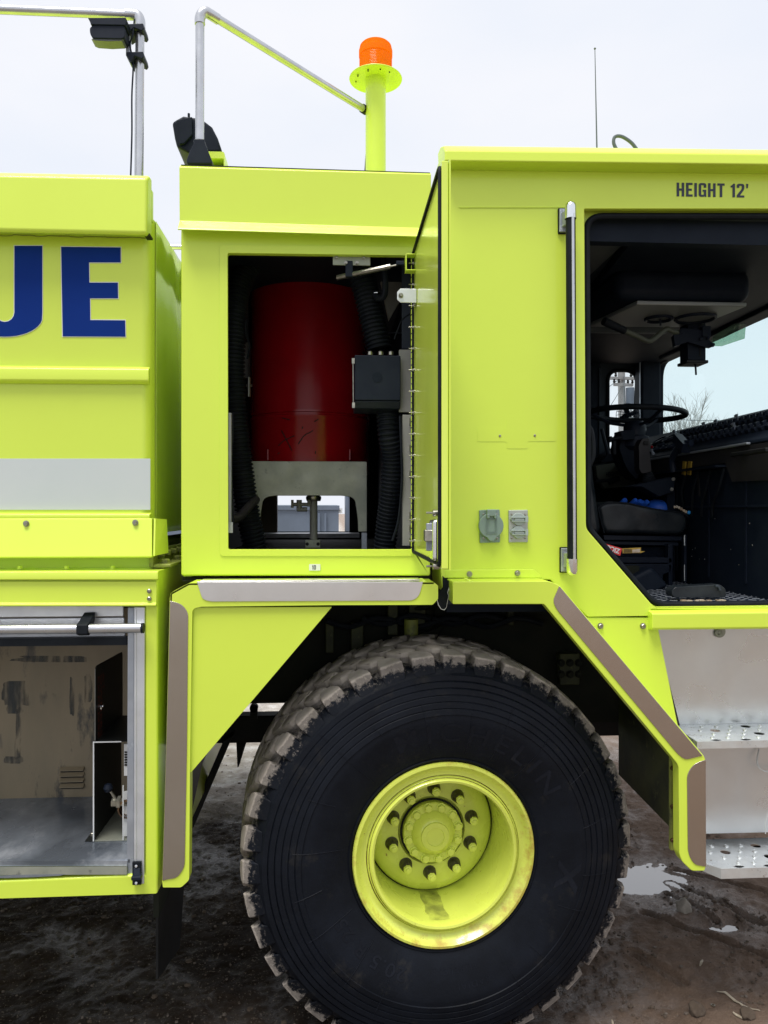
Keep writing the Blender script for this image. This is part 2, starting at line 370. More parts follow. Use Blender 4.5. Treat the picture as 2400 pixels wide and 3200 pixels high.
me.from_pydata([(x, y, gz(x, y)) for y in ys for x in xs], [], [(j * nx + i, j * nx + i + 1, (j + 1) * nx + i + 1, (j + 1) * nx + i) for j in range(ny - 1) for i in range(nx - 1)])
me.polygons.foreach_set('use_smooth', [True] * len(me.polygons))
ground = bpy.data.objects.new('ground', me); COL.objects.link(ground); tag(ground, None, kind='structure')
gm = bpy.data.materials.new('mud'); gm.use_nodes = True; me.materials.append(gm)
n = gm.node_tree.nodes; l = gm.node_tree.links; p = n['Principled BSDF']
geo = n.new('ShaderNodeNewGeometry')
def gnoise(s, d=8, ro=.6, dist=0.):
    a = n.new('ShaderNodeTexNoise'); a.inputs['Scale'].default_value = s; a.inputs['Detail'].default_value = d; a.inputs['Roughness'].default_value = ro
    a.inputs['Distortion'].default_value = dist; l.new(geo.outputs['Position'], a.inputs[0]); return a.outputs[0]
def ramp(src, els):
    r = n.new('ShaderNodeValToRGB'); l.new(src, r.inputs[0]); e = r.color_ramp.elements
    while len(e) < len(els): e.new(.5)
    for q, (pos, c) in zip(e, els): q.position = pos; q.color = (*c, 1) if len(c) == 3 else c
    return r.outputs[0]
def mrange(src, a, b, c=0., d=1.):
    r = n.new('ShaderNodeMapRange'); l.new(src, r.inputs[0])
    for i, v in enumerate((a, b, c, d)): r.inputs[i + 1].default_value = v
    return r.outputs[0]
def mixc(f, a, b):
    q = n.new('ShaderNodeMix'); q.data_type = 'RGBA'; l.new(f, q.inputs[0])
    for i, s in ((6, a), (7, b)):
        if isinstance(s, tuple): q.inputs[i].default_value = (*s, 1)
        else: l.new(s, q.inputs[i])
    return q.outputs[2]
base = ramp(gnoise(2.2), [(.30, (.013, .0085, .006)), (.5, (.032, .0225, .016)), (.70, (.064, .046, .034))])  # mud tones kept very dark, with the truck's shade in the colour
base = mixc(mrange(gnoise(85, 3), .60, .68), base, (.20, .165, .13))
base = mixc(mrange(gnoise(140, 2), .34, .27), base, (.03, .025, .02))
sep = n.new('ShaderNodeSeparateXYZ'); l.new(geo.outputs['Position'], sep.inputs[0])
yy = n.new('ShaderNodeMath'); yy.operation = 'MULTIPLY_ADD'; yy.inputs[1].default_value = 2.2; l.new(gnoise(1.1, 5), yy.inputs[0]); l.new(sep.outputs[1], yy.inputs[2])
base = mixc(mrange(yy.outputs[0], 3.3, 4.3), base, ramp(gnoise(6), [(.3, (.27, .235, .20)), (.5, (.44, .40, .36)), (.68, (.66, .64, .62))]))  # ground past the truck coloured paler to look lit by open sky
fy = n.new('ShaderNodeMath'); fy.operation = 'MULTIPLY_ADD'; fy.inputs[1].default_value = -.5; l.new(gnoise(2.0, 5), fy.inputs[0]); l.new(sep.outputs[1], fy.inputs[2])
base = mixc(mrange(fy.outputs[0], -.35, -.75), base, ramp(gnoise(5), [(.3, (.17, .145, .12)), (.7, (.27, .24, .205))]))  # paler ground added out of view, camera side, to bounce light on the truck
xx_ = n.new('ShaderNodeMath'); xx_.operation = 'MULTIPLY_ADD'; xx_.inputs[1].default_value = 1.6; l.new(gnoise(1.6, 5), xx_.inputs[0]); l.new(sep.outputs[0], xx_.inputs[2])
base = mixc(mrange(xx_.outputs[0], 1.3, 2.2, 0, .75), base, (.235, .165, .122))
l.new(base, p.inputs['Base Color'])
wet = gnoise(1.9, 5, .6, .6)
def near(c, r0, r1):
    d = n.new('ShaderNodeVectorMath'); d.operation = 'DISTANCE'; l.new(geo.outputs['Position'], d.inputs[0]); d.inputs[1].default_value = tuple(c)
    s = n.new('ShaderNodeMath'); s.operation = 'MULTIPLY_ADD'; s.inputs[1].default_value = .5; l.new(gnoise(9, 5), s.inputs[0]); l.new(d.outputs['Value'], s.inputs[2]); return mrange(s.outputs[0], r0, r1, .12, .8)
wn1 = n.new('ShaderNodeMath'); wn1.operation = 'MINIMUM'; l.new(near(G(660, 2700), .30, .55), wn1.inputs[0]); l.new(near(G(2120, 2800), .40, .75), wn1.inputs[1])
wn2 = n.new('ShaderNodeMath'); wn2.operation = 'MINIMUM'; l.new(wn1.outputs[0], wn2.inputs[0]); l.new(near(G(2330, 2890), .3, .6), wn2.inputs[1])
wq = n.new('ShaderNodeMath'); wq.operation = 'MINIMUM'; wq0 = n.new('ShaderNodeMath'); wq0.operation = 'MINIMUM'; l.new(mrange(wet, .50, .64, .8, .30), wq0.inputs[0]); l.new(wn2.outputs[0], wq0.inputs[1]); l.new(wq0.outputs[0], wq.inputs[0]); l.new(mrange(sep.outputs[2], -.012, .006, .10, .75), wq.inputs[1]); l.new(wq.outputs[0], p.inputs['Roughness'])
l.new(mrange(wq.outputs[0], .2, .6, .6, .10), p.inputs['Specular IOR Level'])
b = n.new('ShaderNodeBump'); b.inputs['Distance'].default_value = .022; b.inputs['Strength'].default_value = .9; l.new(gnoise(38, 8, .7), b.inputs['Height'])
b2n = n.new('ShaderNodeBump'); b2n.inputs['Distance'].default_value = .004; b2n.inputs['Strength'].default_value = .8; l.new(gnoise(190, 4, .7), b2n.inputs['Height']); l.new(b.outputs[0], b2n.inputs['Normal'])
l.new(b2n.outputs[0], p.inputs['Normal'])

wm = bpy.data.materials.new('muddy_water'); wm.use_nodes = True; MATS['muddy_water'] = wm
q = wm.node_tree.nodes['Principled BSDF']; q.inputs['Base Color'].default_value = (.07, .05, .03, 1); q.inputs['Roughness'].default_value = .03; q.inputs['IOR'].default_value = 1.6
q.inputs['Specular IOR Level'].default_value = 1.0; q.inputs['Coat Weight'].default_value = 1.0; q.inputs['Coat Roughness'].default_value = .02; q.inputs['Coat IOR'].default_value = 1.9
m = MB()
for k_, (c, rx, ry) in enumerate(PUD):
    rx *= (.85, .7)[k_]; ry *= (.9, .8)[k_]
    m.add([(c.x + 2.0 * rx * math.cos(k * math.pi / 20), c.y + 2.0 * ry * math.sin(k * math.pi / 20), (-.014, -.020)[k_]) for k in range(40)], [list(range(40))])
tag(m.build('water', 'muddy_water'), None, kind='structure')

# loose stones: nobody could count them
m = MB(); ico = bmesh.new(); bmesh.ops.create_icosphere(ico, subdivisions=1, radius=1); iv = [v.co.copy() for v in ico.verts]; jf = [[v.index for v in f.verts] for f in ico.faces]; ico.free()
for i in range(3000):
    x = random.uniform(-2.2, 3.3); y = random.uniform(.15, 3.6) ** 1.0
    s = random.choice((.0022, .003, .004, .0055, .008)) * random.uniform(.7, 1.3)
    z = gz(x, y); a = Vector((random.uniform(.7, 1.3), random.uniform(.7, 1.3), random.uniform(.45, .8)))
    m.add([(x + v.x * s * a.x * (1 + random.uniform(-.2, .2)), y + v.y * s * a.y, z + v.z * s * a.z + s * .2) for v in iv], jf)
tag(m.build('gravel', 'pebble', smooth=20), None, kind='stuff')
m = MB()
for i in range(3200):
    if i % 3: x = random.uniform(.9, 2.7); y = random.uniform(.15, 2.6)
    else: x = random.uniform(-1.3, 2.7); y = random.uniform(.15, 3.2)
    if noise.noise(Vector((x * 2.2, y * 2.2, 7))) < -.05: continue
    s = random.choice((.004, .005, .006, .008, .011)) * random.uniform(.7, 1.25); z = gz(x, y)
    if z < -.012: continue
    a = Vector((random.uniform(.7, 1.4), random.uniform(.7, 1.4), random.uniform(.5, .9)))
    m.add([(x + v.x * s * a.x * (1 + random.uniform(-.25, .25)), y + v.y * s * a.y, z + v.z * s * a.z * (1 + random.uniform(-.2, .2)) + s * .15) for v in iv], jf)
tag(m.build('mud_crumbs', 'clod', smooth=20), None, kind='stuff')

def stone(name, u, v, r, material, label, cat, sq=(1, 1, .8), seed=0, sub=4):
    c = G(u, v); c.z = gz(c.x, c.y)
    bm = bmesh.new(); bmesh.ops.create_icosphere(bm, subdivisions=sub, radius=1)
    m = MB(); vs = []
    for q in bm.verts:
        w = q.co.normalized(); f = 1 + .28 * noise.noise(w * 1.6 + Vector((seed, 0, 0))) + .10 * noise.noise(w * 4 + Vector((seed, 3, 0))) + .03 * noise.noise(w * 13)
        for ax in (Vector((1, .3, .5)), Vector((-.6, -.5, .8)), Vector((.1, -1, .3)), Vector((-.9, .2, -.1))):
            d = w.dot(ax.normalized()) * f
            if d > .78: f *= .78 / d
        vs.append(c + Vector((w.x * sq[0], w.y * sq[1], w.z * sq[2])) * r * f + Vector((0, 0, r * .45)))
    m.add(vs, [[x.index for x in f.verts] for f in bm.faces]); bm.free()
    return tag(m.build(name, material, smooth=50, origin=c), label, cat)
stone('rock', 2135, 2850, .040, 'rock', 'pale grey angular rock lying on the wet mud between the tyre and the steps', 'rock', (1.05, .8, .95), 3)
stone('mud_clod', 2176, 3178, .030, 'clod', 'round dark brown clod of mud near the bottom right corner', 'clod', (1.1, 1, .95), 9)
stone('mud_clod', 2335, 3190, .026, 'clod', 'smaller brown clod cut by the bottom edge right of the pale straw', 'clod', (1.2, 1, .8), 5)
def straw(pix, w, label):
    pts = []
    for u, v in pix: c = G(u, v); c.z = gz(c.x, c.y) + .006; pts.append(c)
    pts = smoothpath(pts, 5); m = MB(); N = len(pts)
    m.tube(pts, w, 6, rf=lambda i: w * (.35 + .65 * math.sin(math.pi * (i + .6) / (N + .2))))
    for v in m.v: v.z = gz(v.x, v.y) + .004 + (v.z - gz(v.x, v.y) - .006) * .35
    return tag(m.build('dead_leaf', 'straw', smooth=60), label, 'dead leaf')
straw([(2240, 3108), (2265, 3118), (2290, 3135), (2330, 3160), (2375, 3178)], .0075, 'long pale dry leaf blade on the mud at bottom right')
straw([(2196, 3010), (2192, 3018), (2187, 3026)], .006, 'small pale dry leaf scrap on the mud below the rock')
straw([(2290, 3182), (2305, 3190), (2322, 3196)], .006, 'pale dry leaf scrap between the two mud clods')
straw([(1912, 3180), (1915, 3190), (1916, 3199)], .004, 'thin pale dry stalk at the bottom edge right of the tyre')
straw([(2112, 2805), (2130, 2810), (2150, 2812)], .006, 'short yellowish dry leaf just behind the grey rock')
c = G(2228, 3150); c.z = gz(c.x, c.y) + .004
m = MB(); m.tube([c + Vector((.0065 * math.cos(a * math.pi / 10), .0065 * math.sin(a * math.pi / 10), 0)) for a in range(20)], .002, 6, closed=True)
tag(m.build('washer', 'bolt'), 'small metal washer lying on the mud left of the pale leaf blade', 'washer')

# ------------------------------------------------------------------ things behind the truck
def container(name, x0, x1, y, h, label, sign=False):
    e = empty(name, ((x0 + x1) / 2, y, 0), label, 'container')
    m = MB(); N = int((x1 - x0) / 1.3); prof = []
    for i in range(N):
        a = x0 + 1.3 * i
        prof += [(a, y), (a + .06, y), (a + .08, y + .02), (a + 1.28, y + .02)]
    prof += [(x1, y), (x1, y + 2.4), (x0, y + 2.4)]
    m.prism([(a, b, .12) for a, b in prof], (0, 0, h - .24)); m.build('wall', 'container', e)
    m = MB(); m.box(x0 - .02, x1 + .02, y - .03, y + 2.43, h - .121, h); m.box(x0 - .02, x1 + .02, y - .03, y + 2.43, 0, .121); m.build('frame_rail', 'container', e, bevel=.01)
    m = MB(); m.box(x0 + .03, x1 - .03, y + .02, y + 2.38, h - .01, h + .012); m.build('roof', 'container_top', e)
    m = MB(); [m.cyl((x1 - .5 + .16 * k, y - .06, .25), (x1 - .5 + .16 * k, y - .06, h - .2), .03) for k in range(2)]; m.build('lock_rod', 'container', e)
    if sign:
        m = MB(); a = P(1046, 1588, y - .05); b = P(1070, 1604, y - .05); m.box(a.x, b.x, y - .07, y - .04, b.z, a.z); s = m.build('sign', 'label_white', e)
        m = MB()
        for k in range(3):
            uu = 1051 + 5 * k; a = P(uu, 1594, y - .07); b = P(uu + 3, 1598, y - .07); m.box(a.x, b.x, y - .074, y - .07, b.z, a.z)
        m.build('sign_text', 'navy_ink', e)
container('storage_container', -7.2, .12, 17, 2.17, 'low blue grey storage container seen through the open compartment, left one')
container('storage_container', .32, 5.2, 18.2, 2.62, 'taller blue grey container with a small white sign, seen through the compartment', True)

def tree(x, y, h, label, seed):
    rnd = random.Random(seed); e = empty('bare_tree', (x, y, 0), label, 'tree', 'bare trees behind the truck')
    tr = MB(); cr = MB()
    def grow(mb, p, d, L, r, lev):
        pts = [p]; q = p.copy(); dd = d.copy()
        for k in range(4):
            dd = (dd + Vector((rnd.uniform(-.16, .16), rnd.uniform(-.16, .16), rnd.uniform(-.03, .10)))).normalized(); q = q + dd * L / 4; pts.append(q.copy())
        mb.tube(pts, r, 5 if lev < 2 else 3, rf=lambda i: r * (1 - .14 * i))
        if lev < 4:
            for k in range(4 if lev else 7):
                t = rnd.uniform(.35, 1) if lev else rnd.uniform(.3, 1); b = pts[min(4, int(t * 4) + (1 if lev == 0 else 0))]
                a = rnd.uniform(0, 6.28); o = Vector((math.cos(a), math.sin(a), rnd.uniform(.2, .9))).normalized()
                grow(cr, b, (dd * .8 + o * .75).normalized(), L * rnd.uniform(.45, .68), max(.009, r * .48), lev + 1)
    grow(tr, Vector((x, y, -.05)), Vector((0, 0, 1)), h * .5, h * .014, 0)
    tr.build('trunk', 'bark', e); cr.build('crown', 'bark', e)
for k, (u, v, Y, lb) in enumerate([(2085, 1225, 38, 'bare leafless tree seen through the windscreen, nearest the window pillar'),
                                   (2170, 1262, 42, 'bare leafless tree seen through the windscreen, middle of the three'),
                                   (2225, 1285, 47, 'smaller bare leafless tree seen through the windscreen, farthest right')]):
    t = P(u, v, Y); tree(t.x, Y, t.z * 1.15, lb, 11 + k)
for k, (x, y, h) in enumerate([(-16, 52, 8), (-9, 60, 9)]): tree(x, y, h, ['bare leafless tree far behind the low storage container', 'taller bare leafless tree far behind both containers'][k], 40 + k)

# utility pole and its lines
Y = 27; b = P(1948, 1400, Y); top = P(1940, 1090, Y)
e = empty('utility_pole', (b.x, Y, 0), 'weathered grey wooden utility pole seen through the small cab window', 'utility pole')
m = MB(); m.cyl((b.x + .05, Y, -.1), (top.x, Y, top.z + .5), .18, .13, 14); m.build('pole', 'wood_pole', e)
for (u0, v0, u1, v1) in ((1905, 1392, 1950, 1372),): pass
def arm(v, half, dz):
    z = P(1942, v, Y).z; m = MB(); m.obox((top.x + .03, Y - .2, z), (half, .35, dz), (-.02, .05, 0), (0, 0, .055)); m.build('crossarm', 'wood_pole', e)
    for s in (-1, -.5, .5, 1):
        q = Vector((top.x + .03 + s * half, Y - .2 + s * .35, z + s * dz + .055)); i = MB(); i.lathe([(0, .17), (.05, .15), (.035, .1), (.06, .06), (.03, 0)], q, (0, 0, 1), 10); i.build('insulator', 'frame_black', e)
arm(1185, .75, .06); arm(1205, .5, .05); arm(1395, .35, .25)
m = MB(); z = P(1942, 1230, Y).z; m.cyl((top.x + .3, Y - .2, z - .5), (top.x + .3, Y - .2, z + .2), .16, n=14); m.build('transformer', 'container', e)
def wire(name, a, bb, sag, label, r=.012):
    a = Vector(a); bb = Vector(bb); pts = []
    for k in range(25): t = k / 24; q = a.lerp(bb, t); q.z -= sag * 4 * t * (1 - t); pts.append(q)
    m = MB(); m.tube(pts, r, 5); tag(m.build(name, 'wire'), label, 'power line', 'power lines on the utility pole')
for v, u2, v2, sg, lb in ((1362, 2420, 1402, .3, 'thin power line crossing behind the trees in the windscreen, upper one'), (1425, 2420, 1470, .3, 'thin power line crossing low behind the bare trees, lower one')):
    a = P(1948, v - 75, Y); q = P(u2, v2 - 105, 31); wire('power_line', a, q, sg, lb, .014)
a = P(1940, 1180, Y - .3); wire('power_line', a, P(1500, 1330, 24), .6, 'power line running left from the top of the utility pole')
a = P(1950, 1176, Y - .3); wire('power_line', a, P(1952, 1398, Y - 1), .5, 'drooping service cable beside the utility pole', .016)
a = P(1942, 1210, Y - .2); wire('power_line', a, P(1880, 1300, Y), .1, 'thin guy wire slanting down left from the utility pole')
# tyre: black rubber, dried mud on the tread faces (by distance from the axle) and splashed on the shoulder
mat('brass_dark', (.05, .045, .025), .5, .3, col2=(.10, .095, .04), nscale=60)
def tyre_mat(name, base, dusty):
    m = bpy.data.materials.new(name); m.use_nodes = True; MATS[name] = m
    n = m.node_tree.nodes; l = m.node_tree.links; p = n['Principled BSDF']
    p.inputs['Roughness'].default_value = .5; p.inputs['Specular IOR Level'].default_value = .13
    t = n.new('ShaderNodeTexCoord'); s = n.new('ShaderNodeSeparateXYZ'); l.new(t.outputs['Object'], s.inputs[0])
    def mt(op, a, b=None, c=None):
        q = n.new('ShaderNodeMath'); q.operation = op
        for i, v in enumerate((a, b, c)):
            if v is None: continue
            if isinstance(v, (int, float)): q.inputs[i].default_value = v
            else: l.new(v, q.inputs[i])
        return q.outputs[0]
    def ns(sc, d=8, ro=.65):
        a = n.new('ShaderNodeTexNoise'); a.inputs['Scale'].default_value = sc; a.inputs['Detail'].default_value = d; a.inputs['Roughness'].default_value = ro; l.new(t.outputs['Object'], a.inputs[0]); return a.outputs[0]
    def mr(src, a, b, c=0., d=1.):
        r = n.new('ShaderNodeMapRange'); l.new(src, r.inputs[0])
        for i, v in enumerate((a, b, c, d)): r.inputs[i + 1].default_value = v
        return r.outputs[0]
    def mix(f, a, b):
        q = n.new('ShaderNodeMix'); q.data_type = 'RGBA'; l.new(f, q.inputs[0])
        for i, v in ((6, a), (7, b)):
            if isinstance(v, tuple): q.inputs[i].default_value = (*v, 1)
            else: l.new(v, q.inputs[i])
        return q.outputs[2]
    rad = mt('SQRT', mt('ADD', mt('POWER', s.outputs[0], 2), mt('POWER', s.outputs[2], 2)))
    col = mix(mr(ns(5), .4, .65), base, tuple(c * 1.7 for c in base))
    col = mix(mr(ns(9, 10, .7), .58, .75, 0, .6), col, (.035, .032, .028))
    if dusty:
        ang = n.new('ShaderNodeMath'); ang.operation = 'ARCTAN2'; l.new(s.outputs[2], ang.inputs[0]); l.new(s.outputs[0], ang.inputs[1])
        # thick cake on the contact faces; broken splashes lower down
        e1 = mr(mt('ADD', rad, mt('MULTIPLY', mt('SUBTRACT', ns(30, 8, .7), .5), .024)), .7225, .7275)
        e2 = mr(mt('ADD', rad, mt('MULTIPLY', mt('SUBTRACT', ns(22, 10, .75), .5), .11)), .700, .710)
        tan = mix(mr(ns(14), .35, .65), (.47, .42, .375), (.34, .30, .26)); tan = mix(mr(ns(120, 3), .55, .7, 0, .5), tan, (.42, .38, .33))
        col = mix(mt('MULTIPLY', e2, .5), col, tan); col = mix(mt('MULTIPLY', mt('MULTIPLY', mr(ns(75, 6, .75), .55, .61), mr(mt('ADD', rad, mt('MULTIPLY', mt('SUBTRACT', ns(6, 3), .5), .10)), .675, .715)), .55), col, tan)
        col = mix(e1, col, tan)
        l.new(mr(mt('MAXIMUM', e1, e2), 0, 1, .52, .92), p.inputs['Roughness'])
    l.new(col, p.inputs['Base Color'])
    b = n.new('ShaderNodeBump'); b.inputs['Strength'].default_value = .45; b.inputs['Distance'].default_value = .0022; l.new(ns(70, 6), b.inputs['Height']); l.new(b.outputs[0], p.inputs['Normal'])
tyre_mat('tyre', (.0045, .0058, .0092), True); tyre_mat('tyre_letter', (.0068, .0082, .0125), False)
# ------------------------------------------------------------------ the fire truck: body
T = empty('fire_truck', (.4, 1.3, 0), 'lime yellow airport fire truck with open side compartments and a muddy front tyre', 'fire truck')
FAR = 2.75                                        # far side of the truck
def ext(u, a, b):                                 # v at u on the line through a and b
    return a[1] + (b[1] - a[1]) * (u - a[0]) / (b[0] - a[0])
UL = -1500
# --- rear body (water tank part)
XT = X(472, 0); x0 = X(UL, 0)
m = MB(); zt = Zx(XT, 0, 672); zb = Zx(XT, 0, 1668)
prof = [(x0, 0), (XT - .035, 0), (XT - .025, .004), (XT - .01, .014), (XT - .003, .03), (XT, .055), (XT, FAR), (x0, FAR)]
m.prism([(a, b, zb) for a, b in prof], (0, 0, zt - zb)); tank = m.build('rear_body', 'lime', T, smooth=60)
m = MB(); m.prism([(XT + .0025, .06, zb), (XT + .0025, 1.1, zb), (XT + .0025, 1.1, zt), (XT + .0025, .06, zt)], (.002, 0, 0)); m.build('front_face', 'lime_gloss', tank)
# upper hat band with its folded lower edge
L1 = lambda u: ext(u, (0, 538), (458, 547)); L2 = lambda u: ext(u, (0, 719), (464, 729)); L3 = lambda u: ext(u, (0, 734), (464, 744))
m = MB(); m.sweep([(-.075, L1(UL) + 10, 556), (-.085, L2(UL), 728), (-.075, L2(UL) + 8, 735), (-.001, L3(UL) - 2, 742), (-.001, L1(UL) + 30, 560), (-.03, L1(UL), 549)], UL, 460)
m.build('upper_band', 'lime', tank, bevel=.010)
m = MB(); m.box(XT - .12, XT + .002, .004, .03, zt - .02, Zx(XT, .0, 590)); m.build('roof_step', 'lime', tank, bevel=.004)
m = MB(); a = P(463, 742, -.02); m.box(a.x - .008, a.x + .012, -.05, 0, a.z - .003, a.z + .004); m.build('band_clip', 'frame_black', tank)
# mid rib
A = lambda u: ext(u, (0, 1143), (470, 1148)); B = lambda u: ext(u, (0, 1187), (470, 1190))
m = MB(); m.sweep([(-.001, A(UL), 1146), (-.022, A(UL) + 7, 1153), (-.024, A(UL) + 12, 1158), (-.024, B(UL), 1189), (-.018, B(UL) + 5, 1194), (-.001, B(UL) + 14, 1203)], UL, 470)
m.build('side_rib', 'lime', tank, bevel=.004)
m = MB(); m.sweep([(-.0008, 1433, 1433), (-.0028, 1433, 1433), (-.0028, 1593, 1593), (-.0008, 1593, 1593)], UL, 470); m.build('reflective_band', 'reflect_tape', tank)
# lettering UE (the end of the word), bold block letters with a thin white edge
def U_poly(g):
    o = []; o += [(132 + g, 768 - g), (132 + g, 975)]
    for k in range(1, 11): t = k / 10 * math.pi / 2; o.append((15 + (117 + g) * math.cos(t), 990 + (62 + g) * math.sin(t)))
    for k in range(1, 11): t = math.pi / 2 + k / 10 * math.pi / 2; o.append((15 + (117 + g) * math.cos(t), 990 + (62 + g) * math.sin(t)))
    o += [(-102 - g, 768 - g), (-15 + g, 768 - g), (-15 + g, 980)]
    for k in range(1, 9): t = math.pi - k / 8 * math.pi; o.append((15 + (30 - g) * math.cos(t), 976 + (30 - g) * math.sin(t)))
    o += [(45 - g, 768 - g)]; return o
def E_poly(g):
    return [(191 - g, 771 - g), (377 + g, 773 - g), (377 + g, 820 + g), (278 + g, 820 + g), (279 + g, 883 - g), (368 + g, 883 - g), (369 + g, 932 + g), (281 + g, 932 + g), (282 + g, 1000 - g),
            (391 + g, 1001 - g), (392 + g, 1052 + g), (196 - g, 1051 + g)]
def C_poly(g):
    o = []
    for k in range(15): t = R(-50) - k / 14 * R(260); o.append((-265 + (112 + g) * math.cos(t), 910 - (142 + g) * math.sin(-t)))
    for k in range(15): t = R(-310) + k / 14 * R(260); o.append((-265 + (30 - g) * math.cos(t), 910 - (95 - g) * math.sin(-t)))
    return o
m = MB(); w = MB()
for f in (U_poly, E_poly, C_poly):
    w.pprism(f(2.2), -.0020, -.0005); m.pprism(f(0), -.0030, -.0021)
m.build('lettering', 'blue_vinyl', tank); w.build('lettering_edge', 'white_vinyl', tank)
# lower lip, bolted skirt, recess
m = MB(); m.sweep([(-.001, 1600, 1602), (-.030, 1606, 1607), (-.032, 1614, 1615), (-.030, 1622, 1622), (-.001, 1626, 1625)], UL, 474); m.build('lower_lip', 'lime', tank, bevel=.003)
m = MB(); xr = X(475, -.05); a = P(475, 1620, -.035); b = P(475, 1739, -.075)
m.prism([(a.x, -.035, a.z), (b.x, -.075, b.z), (b.x, -.072, b.z - .004), (b.x, .03, b.z), (a.x, .03, a.z)], (x0 - xr, 0, 0)); skirt = m.build('skirt_panel', 'lime', T, bevel=.003)
m = MB(); m.prism([(xr + .002, -.030, a.z), (xr + .008, -.068, b.z + .002), (xr + .03, .05, b.z + .006), (xr + .024, .05, a.z - .004)], (.006, 0, 0)); m.build('skirt_end', 'lime', skirt)
for u, v in ((82, 1636), (423, 1633), (-250, 1637), (-600, 1638)):
    m = MB(); bolt(m, P(u, v, -.043), .0085, .008); m.build('bolt', 'bolt', skirt)
m = MB(); a = P(480, 1735, .02); b = P(480, 1773, .02); m.box(x0, a.x, .02, 1.0, b.z - .01, a.z + .02); m.box(x0, a.x + .006, -.005, .025, b.z - .006, b.z); m.build('recess_strip', 'lime', T, bevel=.002)
for u in (62, 208, 352, -120, -300):
    m = MB(); q = P(u, 1779, -.03); bolt(m, q, .009, .010, axis=(0, 0, 1)); m.build('bolt', 'lime', skirt)
# cross frame and angle bracket between the bodies (runs across the truck)
xa = X(480, 0)
m = MB(); m.box(xa - .1, xa - .012, .10, 2.4, Zx(xa, .1, 1741), Zx(xa, .1, 1686)); m.build('cross_tube', 'shaded_lime', T, bevel=.02, seg=4)
br = MB(); z0 = Zx(xa, 0, 1772); br.box(xa - .012, xa + .004, -.02, 2.2, z0, Zx(xa, 0, 1716)); br.box(xa + .004, xa + .065, -.02, 2.2, z0, z0 + .012); bracket = br.build('frame_bracket', 'lime_dirty', T, bevel=.004)
for k in range(8):
    m = MB(); bolt(m, (xa + .004, .06 + .11 * k, z0 + .042), .013, .016, axis=(1, 0, 0)); m.build('bolt', 'brass' if 0 else 'lime_dirty', bracket)
for k in range(4):
    m = MB(); bolt(m, (xa + .035, .03 + .22 * k, z0 + .012), .016, .012, axis=(0, 0, 1)); m.build('bolt', 'lime_dirty', bracket)

# --- lower rear body with the roller shutter compartment
YL = -.12; XR = X(493, YL); ztop = Zx(XR, YL, 1790); zbot = Zx(XR, YL, 2790) - .004
xo = X(400, YL); zo1 = Zx(xo, YL, 1900); zo0 = Zx(xo, YL, 2690)
m = MB(); front = [(x0, YL, zbot), (XR, YL, zbot), (XR, YL, ztop), (x0, YL, ztop)]
xi = X(452, YL)
hole = [(x0 + .3, YL, Zx(0, YL, 2733)), (xi, YL, P(452, 2733, YL).z), (xi, YL, zo1 + .02), (x0 + .3, YL, zo1 + .02)]
m.prism(front, (0, .035, 0), [hole])
low = m.build('lower_body', 'lime', T, bevel=.008)
m = MB(); m.box(xo + .005, XR - .003, YL + .035, FAR, zbot, ztop); m.box(x0, xo + .005, .52, FAR, zbot, ztop)
m.box(x0, xo + .005, YL + .035, .52, zbot, zo0 - .012); m.box(x0, xo + .005, YL + .035, .52, zo1 + .05, ztop); m.build('side_wall', 'lime', low)
m = MB(); m.sweep([(YL - .018, 1788, 1786), (YL - .020, 1792, 1790), (YL - .020, 1812, 1811), (YL - .004, 1815, 1814), (YL - .002, 1784, 1784)], UL, 494); m.box(x0, XR, YL - .004, .3, ztop, ztop + .006); m.build('top_lip', 'lime', low, bevel=.002)
m = MB(); m.sweep([(YL - .001, 1816, 1816), (YL - .008, 1817, 1817), (YL - .010, 1884, 1884), (YL - .018, 1890, 1888), (YL - .018, 1896, 1894), (YL - .001, 1897, 1895)], UL, 491); m.build('header_panel', 'lime', low, bevel=.002)
for v in (1847, 1871):
    m = MB(); m.lathe([(.0075, 0), (.0075, .006), (.005, .008), (.004, .004), (0, .004)], P(467, v, YL - .009), (0, -1, 0), 16); m.build('rivet', 'bolt', low)
m = MB(); m.sweep([(YL - .003, 2744, 2744), (YL - .010, 2748, 2746), (YL - .011, 2808, 2789), (YL + .02, 2812, 2792), (YL - .001, 2742, 2741)], 0, 491) if 0 else None
# sill scrape where the paint is gone
m = MB(); m.pprism([(-400, 2738), (0, 2736), (90, 2733), (205, 2731), (190, 2736), (110, 2741), (20, 2744), (-400, 2746)], YL - .0012, YL - .0002); m.build('worn_strip', 'comp_floor', low)
# aluminium door track, compartment skin
m = MB(); m.pprism([(419, 1898), (452, 1898), (450, 2762), (418, 2764)], YL - .006, YL + .06); m.box(X(419, YL) + .004, X(419, YL) + .010, YL - .009, YL - .006, P(419, 2755, YL).z, zo1)
m.build('door_track', 'alu', low, bevel=.002)
m = MB(); m.pprism([(399, 1898), (419, 1898), (418, 2760), (396, 2764)], YL + .012, YL + .05); m.build('track_lining', 'alu_grey', low, bevel=.002)
m = MB(); m.pbox(413, 2694, 441, 2766, YL - .016, YL - .0065); c = MB(); c.prism([P(416, 2700 + 12, YL - .016), P(438, 2712, YL - .016), P(438, 2748, YL - .034), P(416, 2748, YL - .034)], (0, .016, 0)); c.pbox(409, 2741, 440, 2752, YL - .042, YL - .016)
st = m.build('door_stop', 'rubber', low, bevel=.002); c.build('catch', 'plastic', st, bevel=.003)
for v in (2706, 2759):
    b_ = MB(); b_.lathe([(.005, 0), (.005, .003), (.003, .004), (0, .002)], P(426, v, YL - .0165), (0, -1, 0), 14); b_.build('screw', 'chrome', st)
